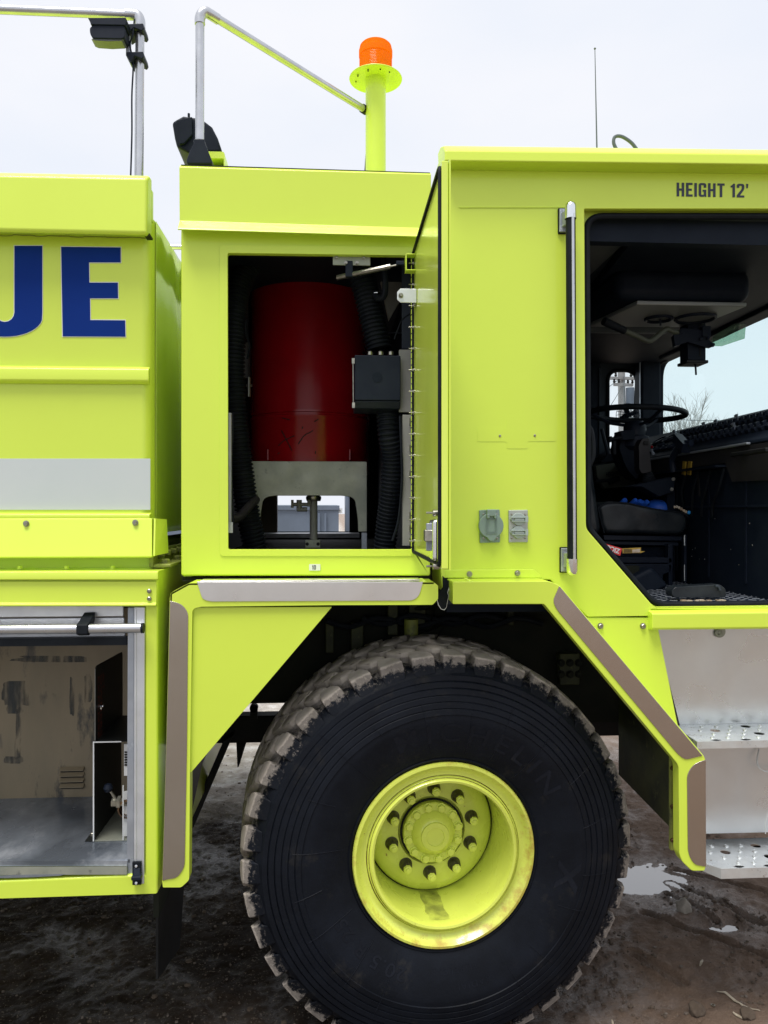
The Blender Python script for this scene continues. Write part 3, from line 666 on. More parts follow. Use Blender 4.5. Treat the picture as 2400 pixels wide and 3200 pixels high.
m = MB(); m.box(x0 + .25, xo + .004, YL + .012, .50, zo0 - .012, zo0); m.pprism([(UL + 500, 2692), (398, 2690), (397, 2706), (UL + 500, 2710)], YL + .006, YL + .02); m.build('compartment_floor', 'comp_floor', low)
m = MB(); m.sweep([(YL - .001, 2712, 2708), (YL + .011, 2711, 2707), (YL + .011, 2736, 2732), (YL - .001, 2737, 2733)], -900, 396); m.build('sill_strip', 'galv', low)
m = MB(); m.box(x0 + .2, xo + .02, .495, .52, zo0 - .01, zo1 + .06)
back = m.build('compartment_back', 'tan_wall', low)
m = MB(); m.box(x0 + .2, xo + .005, YL + .04, .52, zo1 - .005, zo1 + .05); m.build('compartment_ceiling', 'dark_sheet', low)
m = MB(); m.box(xo - .001, xo + .006, YL + .05, .5, zo0, zo1); m.build('compartment_wall', 'tan_wall', low)
for k in range(4):                                 # louvres in the back wall
    v = 2396 + 17.5 * k; a = P(188, v, .494); b = P(264, v + 9, .494)
    m = MB(); m.prism([(a.x, .494, a.z), (a.x, .478, a.z - .012), (a.x, .479, a.z - .015), (a.x, .494, a.z - .013)], (b.x - a.x, 0, 0)); m.build('louvre', 'tan_wall', back, bevel=.002)
    m = MB(); m.box(a.x + .004, b.x - .004, .488, .4945, a.z - .021, a.z - .0135); m.build('louvre_slot', 'frame_black', back)
# smudges worn on the back wall
m = MB()
def smudge(cu, cv, w_, h_, seed):
    pts = []
    for k in range(26):
        t = k / 26 * 2 * math.pi; r = 1 + .35 * noise.noise(Vector((math.cos(t) * 1.7, math.sin(t) * 1.7, seed)))
        cx = abs(math.cos(t)) ** .5 * (1 if math.cos(t) > 0 else -1); cy = abs(math.sin(t)) ** .5 * (1 if math.sin(t) > 0 else -1)
        pts.append((cu + w_ * r * cx, cv + h_ * r * cy))
    m.pprism(pts, .4935, .4948)
smudge(52, 2165, 44, 38, 1); smudge(45, 2215, 24, 14, 2); smudge(58, 2290, 9, 70, 3); smudge(40, 2375, 30, 12, 4); smudge(275, 2150, 13, 42, 5); smudge(170, 2060, 130, 9, 6); smudge(55, 2340, 11, 30, 8); smudge(225, 2180, 8, 55, 10)
sm = bpy.data.materials.new('smear'); sm.use_nodes = True; MATS['smear'] = sm
n = sm.node_tree.nodes; l = sm.node_tree.links; p = n['Principled BSDF']; p.inputs['Base Color'].default_value = (.045, .055, .060, 1); p.inputs['Roughness'].default_value = .6
tcn = n.new('ShaderNodeTexCoord'); mpn = n.new('ShaderNodeMapping'); mpn.inputs['Scale'].default_value = (26, 1, 5); l.new(tcn.outputs['Object'], mpn.inputs[0])
a = n.new('ShaderNodeTexNoise'); a.inputs['Scale'].default_value = 1; a.inputs['Detail'].default_value = 8; l.new(mpn.outputs[0], a.inputs[0])
r = n.new('ShaderNodeMapRange'); l.new(a.outputs[0], r.inputs[0]); r.inputs[1].default_value = .40; r.inputs[2].default_value = .62; r.inputs[4].default_value = .55
l.new(r.outputs[0], p.inputs['Alpha'])
m.build('grease_smudges', 'smear', back)
# roller shutter, its bar and strap
m = MB(); zt1 = zo1 + .015
for k in range(3):
    za = zo1 + .01 - .047 * k; m.box(x0 + .3, X(386, YL + .03), YL + .028 + .012 * k, YL + .04 + .012 * k, za - .043, za)
roll = m.build('roller_shutter', 'alu', low, bevel=.004)
m = MB(); m.pbox(-1200, 2008, 396, 2016, YL + .02, YL + .05); m.build('shutter_seal', 'rubber', roll)
m = MB(); q = P(442, 1963, YL - .035); q2 = P(-900, 1966, YL - .035); m.cyl((q2.x, q2.y, q.z - .0), q, .0165, n=24); bar = m.build('pull_bar', 'rail', roll)
m = MB(); m.cyl(q, q + Vector((.008, 0, 0)), .0172, n=24); m.build('bar_cap', 'rubber', bar)
m = MB(); a = P(263, 1912, YL + .02); b = P(299, 1912, YL + .02); zc = q.z
m.prism([(a.x, YL + .02, a.z), (a.x - .002, YL - .034, zc + .024), (a.x - .003, YL - .057, zc + .016), (a.x - .003, YL - .057, zc - .016), (a.x - .003, YL - .035, zc - .023), (a.x - .003, YL - .012, zc - .015), (a.x, YL + .015, zc + .02)], (b.x - a.x, 0, 0)); m.build('strap', 'rubber', roll, bevel=.004)

# --- rear mud flap and inner fender of the rear flare
xm = X(487, -.02); m = MB(); a = P(487, 2800, -.02)
m.prism([(xm, -.02, a.z + .06), (xm, -.02, Zx(xm, -.02, 3060)), (xm - .01, .42, Zx(xm, .42, 2960)), (xm - .01, .62, a.z + .06)], (.008, 0, 0))
fl = m.build('mud_flap', 'frame_black', T)
m = MB(); m.box(xm - .006, xm + .014, -.035, .6, a.z - .07, a.z + .05); m.build('flap_bar', 'under', fl, bevel=.002)

# --- middle module (compartment 10)
XM0 = X(566, 0); XM1 = X(1345, 0); z1 = P(1345, 1800, 0).z; zh = P(560, 516, 0).z
def mod_v(u): return ext(u, (562, 514), (1345, 539))
m = MB(); outer = [(565, 1800), (1345, 1800), (1345, 700), (1340, 690), (565, 690)]
op = round_poly([(710, 791), (1290, 799), (1290, 1717), (712, 1717)], 8, 3)
m.pprism(outer, 0, .03, [op]); mod = m.build('middle_body', 'lime', T, bevel=.008)
m = MB(); m.box(XM0 + .003, XM0 + .03, .03, FAR, z1, P(565, 700, 0).z); m.box(XM1 - .03, XM1 - .003, .03, FAR, z1, P(565, 700, 0).z); m.box(XM0 + .03, XM1 - .03, .03, FAR, z1 + .002, z1 + .03); m.build('body_shell', 'lime', mod)
m = MB(); fr = round_poly([(686, 764), (1296, 771), (1296, 1738), (686, 1738)], 14, 4); m.pprism(fr, -.004, -.0005, [round_poly([(711, 790), (1289, 798), (1289, 1718), (713, 1718)], 8, 3)]); m.build('opening_frame', 'lime', mod, bevel=.003)
# hat band with flared lip
m = MB(); u0, u1 = 560, 1347
m.sweep([(-.032, 522, 545), (-.026, 690, 714), (-.050, 706, 728), (-.060, 716, 740), (-.056, 719, 743), (.0, 713, 735), (.4, 690, 700), (.4, 520, 560), (-.02, 516, 540)], u0, u1)
m.build('upper_band', 'lime', mod, bevel=.007)
zr = P(565, 518, 0).z
m = MB(); zr2 = P(1345, 541, 0).z
m.prism([(XM0, .02, zr), (XM1, .02, zr2), (XM1, FAR, zr2), (XM0, FAR, zr)], (0, 0, -.06)); m.build('roof', 'lime', mod)
m = MB(); m.prism([P(566, 514, -.025), P(1344, 539, -.025), P(1344, 541.5, -.025), P(566, 516.5, -.025)], (0, .5, 0)); m.build('roof_seal', 'frame_black', mod)
# compartment lining
LX0 = XM0 + .05; LX1 = XM1 - .012
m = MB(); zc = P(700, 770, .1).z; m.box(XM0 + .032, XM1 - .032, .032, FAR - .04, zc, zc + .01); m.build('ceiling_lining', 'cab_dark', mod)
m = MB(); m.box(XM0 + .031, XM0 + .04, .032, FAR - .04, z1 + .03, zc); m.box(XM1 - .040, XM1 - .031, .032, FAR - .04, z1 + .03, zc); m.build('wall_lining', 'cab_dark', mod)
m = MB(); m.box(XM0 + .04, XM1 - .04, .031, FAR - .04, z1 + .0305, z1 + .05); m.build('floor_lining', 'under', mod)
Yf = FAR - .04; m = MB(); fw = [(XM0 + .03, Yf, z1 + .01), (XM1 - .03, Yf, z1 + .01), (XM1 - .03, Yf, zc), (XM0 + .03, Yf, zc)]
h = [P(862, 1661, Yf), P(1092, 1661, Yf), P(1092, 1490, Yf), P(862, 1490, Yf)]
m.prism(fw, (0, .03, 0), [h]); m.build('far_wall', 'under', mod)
m = MB(); a = P(820, 1661, Yf - .02); b = P(1120, 1664, Yf - .02); m.box(a.x, b.x, Yf - .25, Yf - .004, b.z - .03, a.z - .008); m.build('far_sill', 'alu', mod)
m = MB(); a = P(850, 1490, 2.0); b = P(868, 1662, 2.0); m.box(a.x - .1, b.x, 1.95, 2.0, b.z, a.z + .2); m.build('inner_partition', 'tan_wall', mod)
# number plate 10
m = MB(); m.pprism(round_poly([(966, 1763), (1001, 1763), (1001, 1783), (966, 1783)], 2, 2), -.0030, -.0005); pl = m.build('number_plate', 'label_white', mod)
vs, fs = block_text('10', 1.3); a = P(975, 1780, -.0032); s = .0016
m = MB(); m.add([(a.x + v.x * s * .95, -.0035, a.z + v.y * s) for v in vs], fs); m.build('number_text', 'navy_ink', pl, recalc=False)

# --- compartment door, open at a right angle
XH = X(1290, 0); DW = .735; zdt = Zx(XH, 0, 791); zdb = Zx(XH, 0, 1729)
m = MB(); m.box(XH + .003, XH + .022, -DW, -.004, zdb - .004, zdt + .004); door = m.build('compartment_door', 'lime_door', T, bevel=.003)
m = MB(); m.box(XH + .0225, XH + .027, -DW - .006, -.004, zdb - .006, zdt + .006); m.build('outer_skin', 'lime', door)
m = MB(); e_ = .0055; pts = round_poly([(-.012, zdb + .006), (-DW + .012, zdb + .006), (-DW + .012, zdt - .006), (-.012, zdt - .006)], .02, 4)
m.tube([(XH + .0005, a, b) for a, b in pts], .0065, 8, closed=True); m.build('door_seal', 'rubber', door)
m = MB(); m.box(XH - .004, XH + .0015, -.012, -.004, zdb, zdt)
for k in range(48):
    zz = zdb + (zdt - zdb) * (k + .5) / 48; m.cyl((XH - .003, -.010, zz - .009), (XH - .003, -.010, zz + .009), .0045, n=8)
hinge = m.build('piano_hinge', 'lime', door)
for k in range(14):
    zz = zdb + (zdt - zdb) * (k + .6) / 14.2
    m = MB(); bolt(m, (XH + .002, -.030, zz), .0048, .006, axis=(-1, 0, 0)); m.cyl((XH + .002, -.030, zz), (XH - .018, -.030, zz), .0022, n=8); m.build('bolt', 'bolt', hinge)
# latch near the free edge
zl = (2.0 - (1668 - 1600) / F * 2.12); yl = -DW + .075
m = MB(); m.box(XH - .018, XH + .002, yl - .045, yl + .035, zl - .075, zl + .040); lt = m.build('door_latch', 'chrome', door, bevel=.012, seg=3)
m = MB(); m.box(XH - .036, XH - .016, yl - .016, yl + .014, zl - .022, zl + .010); m.build('latch_bolt', 'bolt', lt, bevel=.002)
m = MB(); m.box(XH - .027, XH - .012, yl + .016, yl + .034, zl - .05, zl + .028); m.build('latch_arm', 'alu_grey', lt, bevel=.002)
for dz in (-.092, .058):
    m = MB(); m.cyl((XH - .030, yl, zl + dz), (XH + .002, yl, zl + dz), .0030, n=8); m.lathe([(.009, 0), (.009, .008), (0, .008)], (XH - .010, yl, zl + dz), (1, 0, 0), 6); m.cyl((XH - .015, yl - .03, zl + dz * .98), (XH + .002, yl - .03, zl + dz * .98), .009, n=12); m.build('latch_screw', 'bolt', lt)
# door stay: bracket, spring and rod, loop on the door
m = MB(); a = P(1040, 801, .03); b = P(1157, 833, .03); m.box(a.x, b.x, .02, .026, b.z, a.z + .006); m.box(a.x, b.x, .026, .06, a.z, a.z + .006); sb = m.build('stay_bracket', 'galv', door, bevel=.002)
for u, v in ((1052, 805), (1137, 806), (1082, 822), (1116, 822)):
    m = MB(); bolt(m, P(u, v, .02), .006, .006); m.build('bolt', 'bolt', sb)
pa = P(1052, 868, .05); pb = P(1262, 824, -.05); dv = (pb - pa)
m = MB(); m.cyl(pa, pb, .0035, n=8); rod = m.build('stay_rod', 'bolt', door)
m = MB(); turns = 58; L = .80; m.tube([pa + dv * (L * i / (turns * 8)) + Vector((0, .0085 * math.cos(i * math.pi / 4), .0085 * math.sin(i * math.pi / 4))) for i in range(turns * 8)], .0019, 5)
m.build('stay_spring', 'bolt', rod)
m = MB(); q = pa + dv * .19; m.box(q.x - .014, q.x + .014, q.y - .014, q.y + .014, q.z - .01, q.z + .05); m.build('stay_guide', 'plastic', rod, bevel=.004)
m = MB(); m.box(pb.x - .028, pb.x + .002, pb.y - .008, pb.y + .008, pb.z - .006, pb.z + .008); m.build('stay_clevis', 'plastic', rod, bevel=.002)
m = MB(); lw = .0035; zA = P(1266, 799, -.05).z; zB = P(1266, 851, -.05).z; xL = X(1266, -.05); xD = XH + .002
for (xa1, xa2, za1, za2) in ((xL, xD, zA - lw, zA), (xL, xL + lw, zB, zA), (xL, xD, zB, zB + lw)): m.box(xa1, xa2, -.075, -.035, za1, za2)
m.build('door_handle', 'lime', door, bevel=.001)
m = MB(); a = P(1240, 905, -.1); zz0 = P(1240, 949, -.1).z; m.prism([(a.x, -.112, zz0 + .012), (a.x + .012, -.115, zz0), (XH + .002, -.115, zz0), (XH + .002, -.115, a.z), (a.x + .012, -.115, a.z), (a.x, -.112, a.z - .012)], (0, .004, 0)); m.box(XH - .004, XH + .002, -.112, -.06, zz0, a.z); cb = m.build('catch_bracket', 'alu_panel', door, bevel=.002)
m = MB(); bolt(m, (a.x + .013, -.115, (a.z + zz0) / 2), .007, .01); m.build('bolt', 'bolt', cb)

# --- rear fender flare
YF = -.15
fl_out = round_poly([(531, 1853), (590, 1822), (1355, 1819), (1369, 1830), (1369, 1872), (1352, 1890), (1039, 1891), (625, 1896), (601, 1903), (594, 2350), (591, 2750), (566, 2773), (509, 2773), (507, 2752), (519, 2350)], [16, 18, 4, 4, 4, 4, 0, 10, 12, 0, 8, 6, 3, 0, 0], 4)
m = MB(); m.pprism(fl_out, YF, YF + .05)
for (ua, va), (ub, vb) in zip([(1356, 1819.5), (590, 1822.5), (532, 1854), (520, 2350), (508.5, 2752)], [(590, 1822.5), (532, 1854), (520, 2350), (508.5, 2752), (509, 2752)]):
    a_ = P(ua, va, YF); b_ = P(ub, vb, YF); t_ = (b_ - a_)
    if t_.length < .01: continue
    n_ = Vector((t_.z, 0, -t_.x)).normalized() * .006; n_ = -n_ if n_.z > 0 or (abs(n_.z) < .003 and n_.x < 0) else n_
    m.prism([a_ + n_ * .1, b_ + n_ * .1, b_ + n_, a_ + n_], (0, .148, 0))
flare = m.build('rear_fender_flare', 'lime', T, bevel=.010, seg=3)
m = MB(); m.pprism(round_poly([(604, 1898), (1037, 1897), (597, 2414), (594, 2414)], [6, 2, 4, 0], 3), YF + .012, YF + .03); m.build('fender_panel', 'lime', flare, bevel=.003)
m = MB(); m.pprism(round_poly([(615, 1818), (1322, 1818), (1306, 1877), (655, 1880), (632, 1872)], [2, 3, 34, 20, 10], 6), YF - .003, YF + .004)
a = P(615, 1818, YF); b = P(1322, 1818, YF); m.box(a.x + .01, b.x - .01, YF + .0035, YF + .07, a.z - .001, a.z + .0035); m.build('top_trim', 'lit_steel', flare, bevel=.0022)
m = MB(); m.pprism(round_poly([(531, 1878), (566, 1886), (588, 1912), (584, 2350), (577, 2712), (553, 2744), (507, 2752), (519, 2350)], [2, 20, 30, 0, 24, 14, 2, 0], 6), YF - .003, YF + .004); m.build('side_trim', 'stainless', flare, bevel=.0022)
xf = X(604, -.02); m = MB(); m.prism([(xf, -.10, Zx(xf, -.1, 1900)), (xf, -.10, Zx(xf, -.1, 2560)), (xf, .14, Zx(xf, .14, 2390)), (xf, .6, Zx(xf, .6, 2250)), (xf, .6, Zx(xf, .6, 1900))], (.004, 0, 0)); m.build('inner_fender', 'cab_brown', flare)
# cab-side front flare
m = MB(); ff = [(1415, 1818), (1717, 1816), (1749, 1829), (2199, 2361), (2205, 2374), (2206, 2708), (2202, 2722), (2162, 2722), (2132, 2693), (2123, 2670), (2121, 2400), (2116, 2386), (1700, 1888), (1415, 1888)]
m.pprism(round_poly(ff, [3, 14, 14, 6, 6, 3, 4, 8, 8, 8, 14, 14, 6, 3], 4), YF, YF + .05); m.pprism([(1417, 1819), (1717, 1817), (1748, 1831), (2198, 2363), (2191, 2368), (1742, 1838), (1715, 1824), (1417, 1825)], YF + .002, -.002); m.pprism([(1416, 1820), (1422, 1820), (1422, 1886), (1416, 1886)], YF + .002, -.002); ff_ = m.build('front_fender_flare', 'lime', T, bevel=.010, seg=3)
m = MB(); m.pprism(round_poly([(1748, 1831), (1727, 1878), (1740, 1905), (2120, 2359), (2142, 2375), (2196, 2362)], [3, 20, 12, 14, 12, 3], 6), YF - .003, YF + .004)
m.build('upper_trim', 'stainless', ff_, bevel=.0022)
m = MB(); m.pprism(round_poly([(2206, 2374), (2170, 2386), (2147, 2418), (2150, 2668), (2170, 2703), (2207, 2709)], [2, 18, 20, 20, 16, 2], 6), YF - .003, YF + .004); m.build('lower_trim', 'stainless', ff_, bevel=.0022)
xi_ = X(2118, 0); m = MB(); m.prism([(xi_, -.14, Zx(xi_, -.14, 2380)), (xi_, -.14, Zx(xi_, -.14, 2650)), (xi_, .0, Zx(xi_, 0, 2610)), (xi_, .60, Zx(xi_, .6, 2420)), (xi_, .60, Zx(xi_, 0, 2285)), (xi_, .0, Zx(xi_, 0, 2290))], (.004, 0, 0)); m.build('inner_fender', 'shaded_lime', ff_)
a = P(2100, 2360, .01); m = MB(); m.box(xi_ - .035, xi_ - .002, -.02, .0, Zx(xi_, 0, 2650), Zx(xi_, 0, 2365)); fs_ = m.build('fender_strip', 'lime_dirty', ff_, bevel=.002)
for v in (2400, 2520, 2625):
    m = MB(); bolt(m, P(2101, v, -.02), .007, .006); m.build('bolt', 'brass', fs_)
# flare mounting screws on the top faces
for base_u, prt in ((1285, flare), (1418, ff_)):
    for k in range(3):
        yy = -.03 - .04 * k; xx = X(1330, 0) - .0 if prt is flare else X(1430, 0)
        m = MB(); m.lathe([(.009, 0), (.007, .003), (0, .004)], (xx - .02 if prt is flare else xx + .025, yy, P(1300, 1819, YF).z - .0005), (0, 0, 1), 14); m.build('screw', 'lime', prt)

# --- cab
XC0 = X(1388, 0); XC1 = 2.42; UR = 2960
zc_t = P(1400, 500, 0).z; m = MB()
outer = [(1389, 1805), (1389, 500), (UR, 500), (UR, 1910), (2034, 1905), (2033, 1925), (1836, 1928), (1720, 1812)]
hole = round_poly([(1827, 652), (2720, 652), (2720, 1890), (2044, 1897), (1832, 1652)], [3, 3, 10, 14, 14], 3)
m.pprism(outer, 0, .022, [hole]); cab = m.build('cab', 'lime', T, bevel=.004)
m = MB(); h2 = round_poly([(1833, 676), (2700, 676), (2700, 1885), (2046, 1890), (1838, 1650)], [50, 40, 30, 40, 20], 8)
m.pprism([(1815, 640), (2740, 640), (2740, 1905), (2030, 1905), (1815, 1665)], .045, .07, [h2]); m.build('door_frame', 'lime', cab)
sp = [(a, b) for a, b in h2]; m = MB(); m.tube([P(a, b, .036) for a, b in sp], .0125, 10, closed=True); m.build('door_seal', 'rubber', cab)
# roof gutter band
m = MB(); a_, b_ = 1388, UR
def cv(v): return (v, v + 12 * (UR - 1400) / 1000)
m.sweep([(-.055, *cv(464)), (-.070, *cv(470)), (-.072, *cv(503)), (-.060, *cv(506)), (-.001, *cv(532)), (.10, *cv(520)), (.12, *cv(480)), (.05, *cv(459)), (-.03, *cv(456))], a_, b_); m.build('roof_gutter', 'lime', cab, bevel=.006)
zr_ = P(1400, 470, .05).z; m = MB(); m.box(XC0, XC1, .03, FAR, zr_ - .05, zr_ - .0); m.build('roof', 'lime', cab)
zu = P(1400, 1800, 0).z
m = MB(); m.box(XC0, XC0 + .02, .022, FAR, zu, zr_ - .05); m.build('rear_wall', 'lime', cab)
m = MB(); zg = P(1600, 650, 0).z; m.prism([P(1434, 647, -.0005), P(1768, 647, -.0005), P(1768, 650, -.0005), P(1434, 650, -.0005)], (0, -.003, 0)); m.build('seam_bead', 'lime', cab, bevel=.001)
# rivet line beside the door edge and faint old badge patch with two screws
m = MB(); m.pprism(round_poly([(1492, 1340), (1583, 1340), (1583, 1302), (1648, 1302), (1648, 1340), (1736, 1340), (1736, 1379), (1649, 1379), (1649, 1402), (1584, 1402), (1584, 1380), (1492, 1380)], 4, 2), -.0009, -.0002); m.build('badge_patch', 'lime', cab)
for u, v in ((1562, 1362), (1671, 1361)):
    m = MB(); m.lathe([(.0045, 0), (.0045, .002), (.002, .003), (0, .001)], P(u, v, -.0005), (0, -1, 0), 14); m.build('screw', 'bolt', cab)
# writing
vs, fs = block_text("HEIGHT 12'", 1.15); w_ = max(v.x for v in vs); h_ = max(v.y for v in vs)
a = P(2114, 614, 0); b = P(2338, 618, 0); tp = P(2114, 571, 0); sx = (b.x - a.x) / w_; sz = (tp.z - a.z) / h_
m = MB(); m.add([(a.x + v.x * sx, -.0015, a.z + v.y * sz + (b.z - a.z) * v.x / w_) for v in vs], fs); m.build('lettering', 'navy_ink', cab, recalc=False)
# mounting lip above the flare with two bolts
m = MB(); m.pprism([(1391, 1781), (1668, 1779), (1694, 1802), (1690, 1806), (1391, 1806)], -.006, -.0005); lip = m.build('mounting_lip', 'lime', cab, bevel=.002)
for u, v in ((1467, 1794), (1617, 1791)):
    m = MB(); bolt(m, P(u, v, -.0065), .0085, .008); m.build('bolt', 'bolt', lip)
# lower cab panel and sill beam
m = MB(); m.pprism([(1700, 1820), (1836, 1929), (1840, 1929), (2051, 1930), (2114, 2243), (2150, 2400), (2100, 2370)], .004, .03); lp = m.build('lower_panel', 'lime', cab, bevel=.004)
for u, v in ((1876, 1956), (2009, 1956)):
    m = MB(); bolt(m, P(u, v, .003), .009, .008); m.build('bolt', 'bolt', lp)
m = MB(); m.sweep([(-.028, 1914, 1903), (-.034, 1919, 1908), (-.034, 1964, 1956), (-.028, 1968, 1960), (.10, 1966, 1958), (.10, 1906, 1896), (.02, 1903, 1893)], 2036, UR); m.build('door_sill', 'lime', cab, bevel=.004)
# bright rubbed paper of silver behind flare
# grab handle
hx = X(1783, -.062); ht = P(1783, 665, -.062); hb = P(1785, 1765, -.062)
hb.x = ht.x + .006
m = MB(); m.tube([ht, hb], .0175, 20); grab = m.build('grab_handle', 'rubber', cab)
m = MB(); m.obox(((ht + hb) / 2) + Vector((.003, -.0175, 0)), (.0052, 0, 0), (0, .0025, 0), ((hb - ht) * -.495)); m.build('grip_strip', 'rail', grab, bevel=.002)
for q, s in ((ht, 1), (hb, -1)):
    m = MB(); m.lathe([(.0205, -.012 * 1), (.0205, .032), (.018, .042), (.010, .049), (0, .0505)], q - Vector((0, 0, s * .01)), (0, 0, s), 28); m.build('end_cap', 'chrome', grab, bevel=.001)
    zb_ = q.z - s * .012; m = MB()
    m.box(q.x - .030, q.x + .004, -.009, -.001, zb_ - .045, zb_ + .050); base_ = m.build('handle_base', 'rubber', grab, bevel=.003)
    m = MB(); m.prism([(q.x - .027, -.009, zb_ - .041), (q.x + .002, -.009, zb_ - .041), (q.x + .002, -.009, zb_ + .046), (q.x - .027, -.009, zb_ + .046)], (0, -.008, 0))
    m.prism([(q.x - .020, -.017, zb_ - .024), (q.x, -.017, zb_ - .024), (q.x, -.017, zb_ + .030), (q.x - .020, -.017, zb_ + .030)], (.012, -.034, 0)); m.build('handle_bracket', 'alu_grey', grab, bevel=.003)
# sockets
m = MB(); m.pprism(round_poly([(1498, 1594), (1562, 1592), (1563, 1695), (1500, 1697)], 4, 3), -.012, -.0005); sk = m.build('round_socket', 'socket', cab, bevel=.002)
c = P(1533, 1643, -.012); rr = .046
m = MB(); pts = [(c.x + rr * math.cos(t * math.pi / 24), c.z + rr * math.sin(t * math.pi / 24) * 1.0) for t in range(48)]
pts = [(a, b if b > c.z - rr * .8 else b - .0) for a, b in pts]
m.prism([(a, -.012, b) for a, b in pts], (0, -.013, 0)); m.prism([(c.x - .022, -.0255, c.z - .035), (c.x - .006, -.0255, c.z - .056), (c.x + .010, -.0255, c.z - .056), (c.x + .026, -.0255, c.z - .035)], (0, .012, 0))
lid = m.build('socket_lid', 'socket', sk, bevel=.003)
m = MB()
for k in range(17):
    zz = c.z + .031 - k * .0038; wd = .020 if k < 3 or k > 13 else .0065
    if k < 3 or k > 13: m.box(c.x - .019, c.x + .021, -.0268, -.0252, zz, zz + .0018)
    else: m.box(c.x - .019, c.x - .011, -.0268, -.0252, zz, zz + .0018); m.box(c.x + .013, c.x + .021, -.0268, -.0252, zz, zz + .0018)
m.box(c.x - .0225, c.x - .0215, -.0262, -.0252, c.z - .034, c.z + .033); m.build('lid_ribs', 'socket_lid', lid) if 0 else m.build('lid_ribs', 'socket', lid)
m = MB(); m.box(c.x - .018, c.x + .018, -.034, -.012, c.z + .034, c.z + .060); m.box(c.x - .018, c.x - .007, -.036, -.02, c.z + .026, c.z + .045); m.box(c.x + .009, c.x + .018, -.036, -.02, c.z + .026, c.z + .045); m.build('lid_hinge', 'socket', lid, bevel=.004)
for du, dv_ in ((-20, -37), (20, -37), (-20, 38), (22, 38)):
    m = MB(); m.lathe([(.004, 0), (.004, .002), (0, .003)], P(1531 + du, 1644 + dv_, -.0125), (0, -1, 0), 12); m.build('screw', 'bolt', sk)
m = MB(); m.pprism([(1589, 1594), (1650, 1593), (1650, 1695), (1590, 1696)], -.008, -.0005); s2 = m.build('duplex_socket', 'socket_plate', cab, bevel=.003)
for vc in (1623, 1664):
    m = MB(); o = [(-26, 0), (-22, -8), (-9, -19), (8, -19), (20, -9), (22, 9), (9, 19), (-5, 19), (-18, 9)]
    m.pprism([(1621 + a, vc + b) for a, b in o], -.018, -.008); l2 = m.build('outlet_lid', 'socket_lid', s2, bevel=.002)
    m = MB(); m.pprism([(1597, vc - 7), (1649, vc - 7), (1649, vc - 4.5), (1597, vc - 4.5)], -.024, -.018); m.pprism([(1600, vc + 5), (1649, vc + 5), (1649, vc + 7.5), (1600, vc + 7.5)], -.024, -.018)
    m.pprism([(1642, vc - 9), (1651, vc - 9), (1651, vc + 9), (1642, vc + 9)], -.026, -.017); m.pprism([(1609, vc - 3), (1639, vc - 3), (1639, vc + 4), (1609, vc + 4)], -.0215, -.018); m.build('lid_spring_frame', 'socket_lid', l2, bevel=.001)
for u, v in ((1599, 1607), (1641, 1607), (1599, 1681), (1641, 1681)):
    m = MB(); m.lathe([(.0042, 0), (.004, .0015), (.0015, .002), (0, .0005)], P(u, v, -.0085), (0, -1, 0), 12); m.build('screw', 'bolt', s2)
# ragged rubber piece between flares
m = MB(); rg = [(1383, 1800), (1398, 1812), (1411, 1822), (1409, 1828), (1404, 1838), (1399, 1852), (1403, 1862), (1398, 1880), (1396, 1898), (1388, 1906), (1378, 1903), (1370, 1890), (1364, 1870), (1372, 1850), (1384, 1835)]
m.pprism(rg, -.05, -.044); rub = m.build('torn_rubber_flap', 'rubber', cab)
m = MB(); m.tube([P(u + random.uniform(-1, 1), v, -.052) for u, v in rg[2:13]], .0012, 5, rf=lambda i: random.uniform(.0005, .0022)); m.build('frayed_edge', 'label_white', rub)
m = MB(); cx_ = X(1378, -.02); m.prism([(cx_, -.02, Zx(cx_, -.02, 1772)), (cx_ + .016, -.02, Zx(cx_, -.02, 1772)), (cx_ + .016, -.02, Zx(cx_, -.02, 1830)), (cx_ + .004, -.02, Zx(cx_, -.02, 1846))], (0, .3, 0)); m.build('corner_post', 'lime', cab)
m = MB(); pts = [P(u, 741 + ext(u, (0, -7), (464, 2)) + 2.5 * noise.noise(Vector((u * .03, 0, 0))) + (2 if (u // 37) % 3 == 0 else 0), -.002) for u in range(0, 462, 6)]; m.tube(pts, .0013, 5); m.build('seam_sealant', 'lime_dirty', tank)
